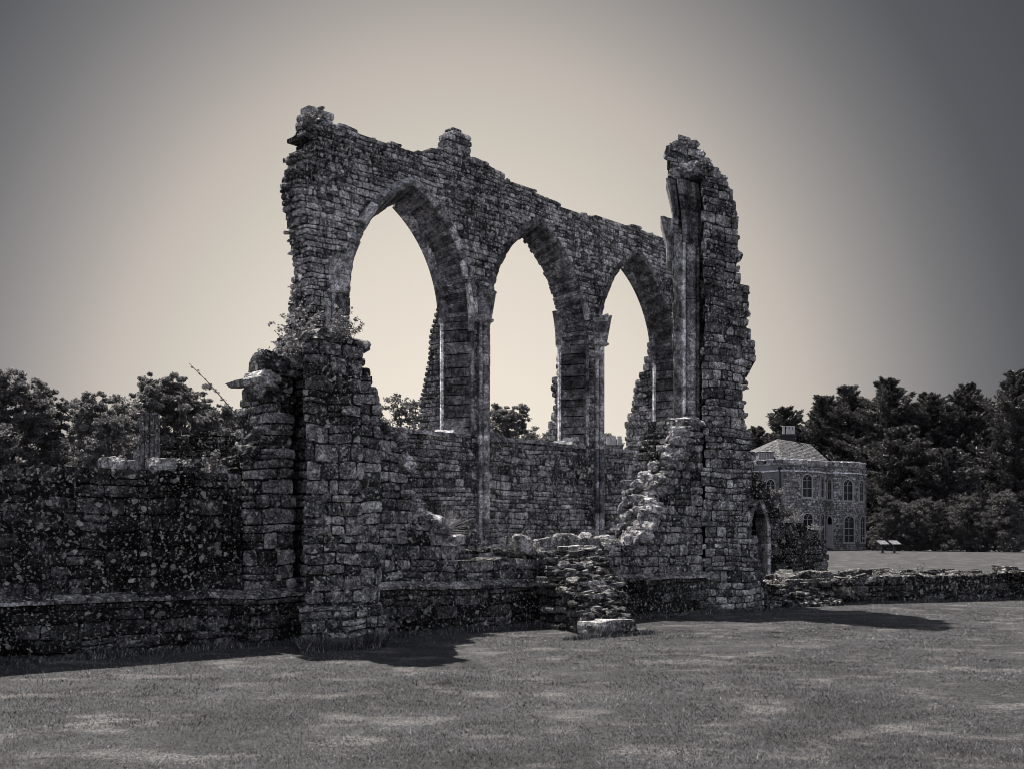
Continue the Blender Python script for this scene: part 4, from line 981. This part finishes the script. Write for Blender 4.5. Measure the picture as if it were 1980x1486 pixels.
for i, (x, Y, zt, w, lb) in enumerate([
 (1718,122,714,210,'tallest broad dark conifer right of the house'),
 (1640,126,728,150,'pointed dark conifer rising behind the right end of the house'),
 (1592,128,748,150,'dark conifer directly behind the house chimney and roof ridge'),
 (1520,130,772,150,'dark conifer behind the left part of the house roof'),
 (1462,132,812,110,'lowest dark conifer at the left of the house, beside the pier'),
 (1795,120,742,170,'broad dark conifer at the right edge of the view'),
 (1870,118,725,180,'dark conifer beyond the right edge tree, farther right'),
 (1965,112,700,200,'large dark conifer at the far right corner of the frame'),
 (1745,112,815,190,'lower spreading conifer in front of the tallest one'),
 (1830,108,860,160,'low dense conifer above the pale shrubs at the far right'),
 (1690,118,850,130,'low dark conifer close beside the right end of the house')]):
    tree(x, Y, zt, w, lb, RT, 'conifer', 1.25, .5, group=GR, seed=40+i, name='conifer_tree')
GS = 'pale shrubs under the conifers'
for i, (x, Y, zt, w, lb) in enumerate([(1715,98,955,70,'pale flowering shrub nearest the house, behind the information boards'),(1760,97,968,80,'broad pale shrub in the middle of the row under the conifers'),(1808,96,962,70,'pale shrub at the right end of the row under the conifers'),(1870,94,958,90,'pale shrub far right beyond the row under the conifers'),(1945,92,950,100,'pale shrub in the far right corner under the conifers'),(1690,101,1035,30,'tiny clipped bush at the foot of the house corner')]):
    tree(x, Y, zt, w, lb, M['leafM'] if i != 5 else LT, 'broad', .8, .1, group=GS, seed=70+i, cat='shrub', name='shrub')
# distant woodland closing the view all round the sides
def wood(x0, x1, Y, zt, label, seed):
    rg = random.Random(seed); cs, rs, ns = [], [], []
    n = int(abs(x1-x0)/F*Y/2.2)
    for i in range(n):
        x = x0+(x1-x0)*(i+rg.random())/n; X = (x-CX)/F*Y; hgt = (CH+(HZ-zt)/F*Y)*rg.uniform(.75,1.05)
        for z in np.arange(1., hgt, 2.2): cs.append((X+rg.uniform(-1.2,1.2), Y+rg.uniform(-2,2), z)); rs.append((2.3,2.2,1.8)); ns.append(190)
    V, T = leaves(cs, rs, ns, .5, .6, 0, 0, seed); me = fast_mesh('woodland', V, 4, T, LT); None; o = bpy.data.objects.new('woodland', me); col.objects.link(o); tag(o, label, 'woodland', None, 'stuff')
wood(-500, 640, 130, 812, 'far-off belt of dark woodland behind the trees at left', 5)
wood(1400, 2500, 150, 850, 'far-off belt of dark woodland behind the conifers at right', 6)
wood(640, 1400, 160, 905, 'low far-off woodland beyond the arches', 7)

# ------------------------------------------------------------------ weeds and plants on the ruins
def weed(name, base, label, n=14, h=.5, spread=.5, leafn=12, leaf=.05, mat=None, group=None, flat=0., r=.004, curve=.3, dirv=None, seed=1, cat='plant', jb=.05):
    rg = random.Random(seed*13+1); mb = MB(); LV = []; LT_ = []
    for i in range(n):
        a = rg.uniform(0,6.28); sp = spread*rg.uniform(.2,1); L = h*rg.uniform(.6,1.1)
        d = Vector((math.cos(a)*sp, math.sin(a)*sp, 1-flat)) if dirv is None else Vector(dirv)+Vector((rg.gauss(0,spread),rg.gauss(0,spread),rg.gauss(0,spread*.6)))
        d.normalize(); p = Vector(base)+Vector((rg.gauss(0,jb),rg.gauss(0,jb),0)); pts = [tuple(p)]
        for k in range(4): d = (d+Vector((0,0,-curve*.25))+Vector((rg.gauss(0,.06),)*3)).normalized(); p = p+d*L/4; pts.append(tuple(p))
        mb.tube(pts, [r,r*.9,r*.8,r*.6,r*.4], 4, rg.random())
        for j in range(leafn):
            k = rg.uniform(.25,1)*4; ii = min(3,int(k)); q = Vector(pts[ii]).lerp(Vector(pts[ii+1]), k-ii); ax = Vector((rg.gauss(0,1),rg.gauss(0,1),rg.gauss(0,.5))).normalized(); bx = ax.cross(Vector((rg.gauss(0,1),rg.gauss(0,1),rg.gauss(0,1)))).normalized(); s = leaf*rg.uniform(.6,1.3)
            mb.add([tuple(q),tuple(q+ax*s*.5+bx*s*.3),tuple(q+ax*s),tuple(q+ax*s*.5-bx*s*.3)], [(0,1,2,3)], rg.random())
    return solo(name, mb, mat or M['weed'], base, label, cat, group)
def fw(fr, x, y, d): a = fr.px(x, y, d); return fr.w(a[0], a[1], d)
weed('wall_shrub', fw(BB,640,650,D0+.2), 'low leafy weed spreading over the top of the square buttress', 10, .22, 1.1, 14, .045, seed=1)
weed('wall_shrub', fw(BB,672,655,D0+.3), 'leafy weed hanging over the right corner of the buttress top', 12, .36, 1.2, 18, .05, seed=2)
weed('wall_shrub', fw(FF,575,655,.1), 'sprawling leafy shrub arching behind the left side of the buttress top', 14, .75, .9, 22, .055, seed=3, curve=.9)
weed('wall_shrub', fw(FF,570,690,.0), 'pale leafy weed growing in the angle left of the buttress', 16, .45, .9, 20, .05, seed=4)
weed('wall_shrub', fw(BB,655,648,D0+.35), 'upright twiggy weed with small leaves on the buttress top', 8, .5, .35, 16, .045, seed=5, curve=.1)
weed('wall_shrub', fw(AF,601,243,-.05), 'pale tuft of weed high at the top left corner of the window wall', 16, .38, .6, 16, .06, seed=6)
weed('flower_head', fw(FF,510,694,.2), 'small flat flower heads on the block left of the buttress', 7, .18, .8, 14, .04, M['leafL'], seed=7, jb=.004)
weed('bramble_stem', fw(FF,470,805,.3), 'single thorny stem arching up to the left from the broken wall end', 1, 1.05, .02, 34, .05, M['leafL'], dirv=(-.62,-.3,.62), r=.008, curve=-.06, seed=8)
weed('dry_tuft', fw(FF,856,1028,-.05), 'fan of dry stalks sprouting from the broken slope of the front wall', 38, .62, .0, 0, .03, M['straw'], dirv=None, flat=.3, seed=9, r=.0035, curve=.25, cat='grass tuft') if False else None
rg = random.Random(4); mb = MB(); b0 = fw(FF,854,1029,-.08)
for i in range(46):
    an = rg.uniform(-.05,1.5); L = rg.uniform(.3,.62); p = Vector(b0); d = Vector((math.cos(an)*FF.ux, math.cos(an)*FF.uy-.2, math.sin(an))).normalized(); mb.tube([tuple(p),tuple(p+d*L*.5),tuple(p+d*L+Vector((0,0,-.03)))], [.004,.0035,.002], 4, rg.random())
solo('dry_tuft', mb, M['straw'], b0, 'fan of dry stalks sprouting from the broken slope of the front wall', 'grass tuft')
weed('wall_weed', fw(FF,405,918,.3), 'bright leafy weed standing on the low left wall', 7, .40, .35, 26, .05, seed=11, curve=.1)
weed('wall_weed', fw(FF,384,915,.4), 'small pale weed left of the bright one on the low wall', 8, .2, .7, 14, .04, seed=12)
weed('wall_weed', fw(FF,930,1066,.2), 'thin upright weed at the left of the gap below the first shaft', 8, .26, .3, 10, .03, seed=13)
weed('wall_weed', fw(FF,985,1064,.1), 'thin weed in front of the left stone in the gap', 9, .28, .3, 12, .03, seed=14)
weed('wall_weed', fw(FF,1033,1066,.0), 'thin weed in front of the long stone in the gap', 8, .26, .3, 10, .03, seed=15)
weed('dry_tuft', fw(FF,1300,845,.6), 'dry fern tuft at the top of the broken stub below the pier', 24, .42, .6, 8, .03, M['straw'], seed=16)
weed('dry_tuft', fw(SF,1535,1012,.3), 'sunlit grass tuft on top of the dark side wall', 46, .42, 1.1, 4, .04, M['straw'], seed=17)
weed('dry_tuft', fw(SF,1575,1030,.3), 'second sunlit grass tuft near the right end of the side wall', 30, .3, 1.1, 4, .04, M['straw'], seed=18)
weed('wall_weed', fw(SF,1515,1000,.1), 'leafy growth spilling over the sloping top of the side wall', 30, .4, 1.1, 20, .06, M['leafL'], seed=19)
weed('wall_weed', fw(SF,1496,965,.1), 'ivy on the upper slope of the side wall', 30, .35, 1.1, 20, .06, M['leafL'], seed=20)
gp = ground(1618,1160); weed('tall_weed', (gp[0],26.9,.3), 'tall leafy weed behind the low rubble wall', 6, .75, .25, 22, .07, M['leafL'], seed=21, curve=.1)
for i, (x, lb) in enumerate([(1718,'dry stalk behind the low rubble wall, nearest the middle'),(1743,'pair of dry stalks behind the low rubble wall'),(1780,'bushy dry weed behind the right part of the low rubble wall')]):
    g_ = ((x-CX)/F*26.9, 26.9, .45); weed('dry_stalk', g_, lb, 3+i, .45, .2, 12, .05, M['leafL'], seed=22+i, curve=.1)
# tussock at the foot of the low wall
rg = random.Random(8); mb = MB(); b0 = LF.w(LF.px(1622,1150)[0], .25, -.15)
for i in range(420):
    a = rg.uniform(0,6.28); e_ = rg.uniform(-.1,1.2); d = Vector((math.cos(a)*math.cos(e_), math.sin(a)*math.cos(e_)-.3, math.sin(e_))).normalized(); p = Vector(b0)+Vector((rg.gauss(0,.16),rg.gauss(0,.06),rg.gauss(0,.05))); L = rg.uniform(.15,.3)
    s = d.cross(Vector((0,0,1))).normalized()*.006; mb.add([tuple(p-s),tuple(p+s),tuple(p+d*L+Vector((0,0,-.08)))], [(0,1,2)], rg.random())
solo('grass_tussock', mb, M['leafS'], (b0[0],b0[1],0), 'rounded grass tussock hanging at the foot of the low rubble wall', 'grass tuft')

# ------------------------------------------------------------------ ground and grass
me = bpy.data.meshes.new('lawn'); N_ = 60
xs = np.concatenate([[-1500,-500,-150,-60],np.linspace(-30,60,46),[120,300,700,1500]]); ys = np.concatenate([[-300,-60,-10],np.linspace(2,60,60),[80,100,120,160,240,500,1500]])
V = []; Fc = []
for y in ys:
    for x in xs: V.append((x,y,.035*noise.noise((x*.35,y*.35,0)) if 4 < y < 60 and abs(x) < 30 else 0.))
nx = len(xs)
for j in range(len(ys)-1):
    for i in range(nx-1): Fc.append((j*nx+i,j*nx+i+1,(j+1)*nx+i+1,(j+1)*nx+i))
me.from_pydata(V,[],Fc); me.materials.append(M['lawn']); me.polygons.foreach_set('use_smooth',[True]*len(me.polygons)); me.update()
o = bpy.data.objects.new('lawn', me); col.objects.link(o); o['kind'] = 'structure'
# blades: denser close to the camera
def blades(n, y0, y1, hgt, wid, seed, xr=None):
    rg = np.random.default_rng(seed); y = y0*(y1/y0)**rg.random(n); half = .50*y+3.; x = rg.uniform(-1,1,n)*half
    z = np.array([.035*noise.noise((a*.35,b*.35,0)) for a, b in zip(x, y)])
    return x, y, z, rg
def blade_mesh(x, y, z, h, w, rg, lean=.5):
    n = len(x); a = rg.uniform(0,2*np.pi,n); s = np.stack([np.cos(a),np.sin(a),np.zeros(n)],1)*w[:,None]; l = rg.normal(size=(n,3))*lean; l[:,2] = 1; l *= h[:,None]
    p = np.stack([x,y,z],1); return np.stack([p-s, p+s, p+l], 1).reshape(-1,3)
parts, tones = [], []
x, y, z, rg = blades(360000, 7., 27., 0, 0, 1); h = rg.uniform(.008,.024,len(x)); w = .0018*(y/10)*rg.uniform(.8,1.5,len(x)); parts.append(blade_mesh(x,y,z,h,w,rg,.7)); tones.append(rg.random(len(x)))
rgw = np.random.default_rng(5)
for (nc, per, hh, sp_) in ((1100, 22, .026, .06), (90, 30, .045, .08)):
    yc = 7.*(20/7.)**rgw.random(nc); xc = rgw.uniform(-1,1,nc)*(.5*yc+.6); yy = np.repeat(yc,per)+rgw.normal(0,sp_,nc*per); xx = np.repeat(xc,per)+rgw.normal(0,sp_*1.3,nc*per)
    zz = np.array([.035*noise.noise((a*.35,b*.35,0)) for a, b in zip(xx, yy)]); hh_ = rgw.uniform(.4,1.,nc*per)*hh
    parts.append(blade_mesh(xx,yy,zz,hh_,.0028*(yy/10)*rgw.uniform(.8,1.6,nc*per),rgw,.8)); tones.append(np.clip(np.repeat(rgw.random(nc),per)*.6+rgw.random(nc*per)*.4,0,1))
# longer grass against wall feet
def foot_grass(fr, u0, u1, d, n, hmax, seed, sp=.10):
    rg = np.random.default_rng(seed); u = rg.uniform(u0,u1,n); dd = d-np.abs(rg.normal(0,sp,n)); x = fr.ox+fr.ux*u+fr.bx*dd; y = fr.oy+fr.uy*u+fr.by*dd
    h = rg.uniform(.03,hmax*.75,n)*(.5+.5*np.sin(u*2.1+seed)**2+.2); return blade_mesh(x,y,np.zeros(n),h,np.full(n,.004)*rg.uniform(.7,1.5,n),rg,.45), rg.random(n)
ul = FF.px(585,1250)[0]; ur = FF.px(742,1250)[0]; bl = BB.px(580,1250,D0)[0]; br = BB.px(745,1250,D0)[0]
for args in ((FF,u_left,ul,-.12,9000,.16,1),(FF,ur,lowpl,-.12,9000,.15,2),(BB,bl,br,D0-.16,7000,.30,3,.14),(PF,-.1,1.7,-.08,2500,.14,4),(LF,-.2,L_end,-.02,7000,.14,5),(FF,FF.px(1120,1200,-2)[0]-.6,FF.px(1120,1200,-2)[0]+1.3,-2.25,2600,.16,6)):
    a, b = foot_grass(*args); parts.append(a); tones.append(b)
V = np.concatenate(parts); T = np.concatenate(tones); me = fast_mesh('grass', V, 3, T, M['blades']); o = bpy.data.objects.new('grass', me); col.objects.link(o); tag(o, 'short mown grass covering the lawn, longer along the foot of the walls', 'grass', None, 'stuff')

# ------------------------------------------------------------------ light
w = bpy.data.worlds.new('World'); sc.world = w; w.use_nodes = True; nt = w.node_tree; nt.nodes.clear(); k = N(nt)
SAZ = Vector((-.63, .777)); EL = math.radians(61)
sky = k.n('ShaderNodeTexSky'); sky.sky_type = 'NISHITA'; sky.sun_disc = False; sky.sun_elevation = EL; sky.sun_rotation = math.atan2(SAZ.x, SAZ.y)
bw = k.n('ShaderNodeRGBToBW'); k.l(sky.outputs[0], bw.inputs[0])
tc = k.n('ShaderNodeTexCoord').outputs['Generated']
gc = Vector((-.043*1.25, 1, .015)).normalized()
mp = k.n('ShaderNodeVectorMath', operation='MULTIPLY'); k.l(tc, mp.inputs[0]); mp.inputs[1].default_value = (1.25, 1, 1)
dp = k.n('ShaderNodeVectorMath', operation='DOT_PRODUCT'); nm = k.n('ShaderNodeVectorMath', operation='NORMALIZE'); k.l(mp.outputs[0], nm.inputs[0]); k.l(nm.outputs[0], dp.inputs[0]); dp.inputs[1].default_value = gc
ang = k.math('ARCCOSINE', dp.outputs['Value'])
rp = k.n('ShaderNodeValToRGB'); cr = rp.color_ramp; k.l(k.math('DIVIDE', ang, math.pi), rp.inputs[0])
stops = [(0, (0.3748, 0.3424, 0.2982)), (8, (0.3712, 0.3387, 0.2945)), (14, (0.3387, 0.3092, 0.2702)), (17, (0.3099, 0.2835, 0.2489)), (20, (0.2739, 0.2533, 0.2246)), (23, (0.2441, 0.2224, 0.2)), (25.5, (0.1899, 0.1752, 0.1635)), (28.5, (0.1302, 0.124, 0.1217)), (31.5, (0.0837, 0.0829, 0.0853)), (35, (0.0496, 0.0512, 0.0566)), (42, (0.031, 0.0326, 0.0388)), (60, (0.06, 0.063, 0.073)), (95, (0.23, 0.24, 0.272)), (180, (0.29, 0.3, 0.34))]
while len(cr.elements) < len(stops): cr.elements.new(.5)
for e_, (d_, c_) in zip(cr.elements, stops): e_.position = d_/180; e_.color = c_+(1,)
# the sky model's own luminance, evened out, carries the tone
lum = k.math('POWER', k.math('MULTIPLY', bw.outputs[0], .55), .15)
cc = k.n('ShaderNodeCombineColor'); [k.l(lum, cc.inputs[i]) for i in range(3)]
c = k.mix(1., rp.outputs[0], cc.outputs[0], 'MULTIPLY')
sc10 = k.mix(1., c, (10.,10.,10.), 'MULTIPLY')
bg = k.n('ShaderNodeBackground'); k.l(sc10, bg.inputs[0]); bg.inputs[1].default_value = .1
ou = k.n('ShaderNodeOutputWorld'); k.l(bg.outputs[0], ou.inputs[0])
sun = bpy.data.lights.new('sun','SUN'); sun.energy = 5.0; sun.angle = math.radians(.5); sun.color = (1,.95,.87)
so = bpy.data.objects.new('sun', sun); col.objects.link(so); so.rotation_euler = Vector((SAZ.x*math.cos(EL), SAZ.y*math.cos(EL), math.sin(EL))).to_track_quat('Z','Y').to_euler(); so.location = (-20,30,40)
sc.view_settings.view_transform = 'Standard'; sc.view_settings.look = 'None'; sc.view_settings.exposure = .95; sc.view_settings.gamma = 1
sc.render.engine = 'CYCLES'; sc.cycles.filter_width = .95; sc.cycles.max_bounces = 5; sc.cycles.use_denoising = True
sc.render.resolution_x = 1024; sc.render.resolution_y = 768
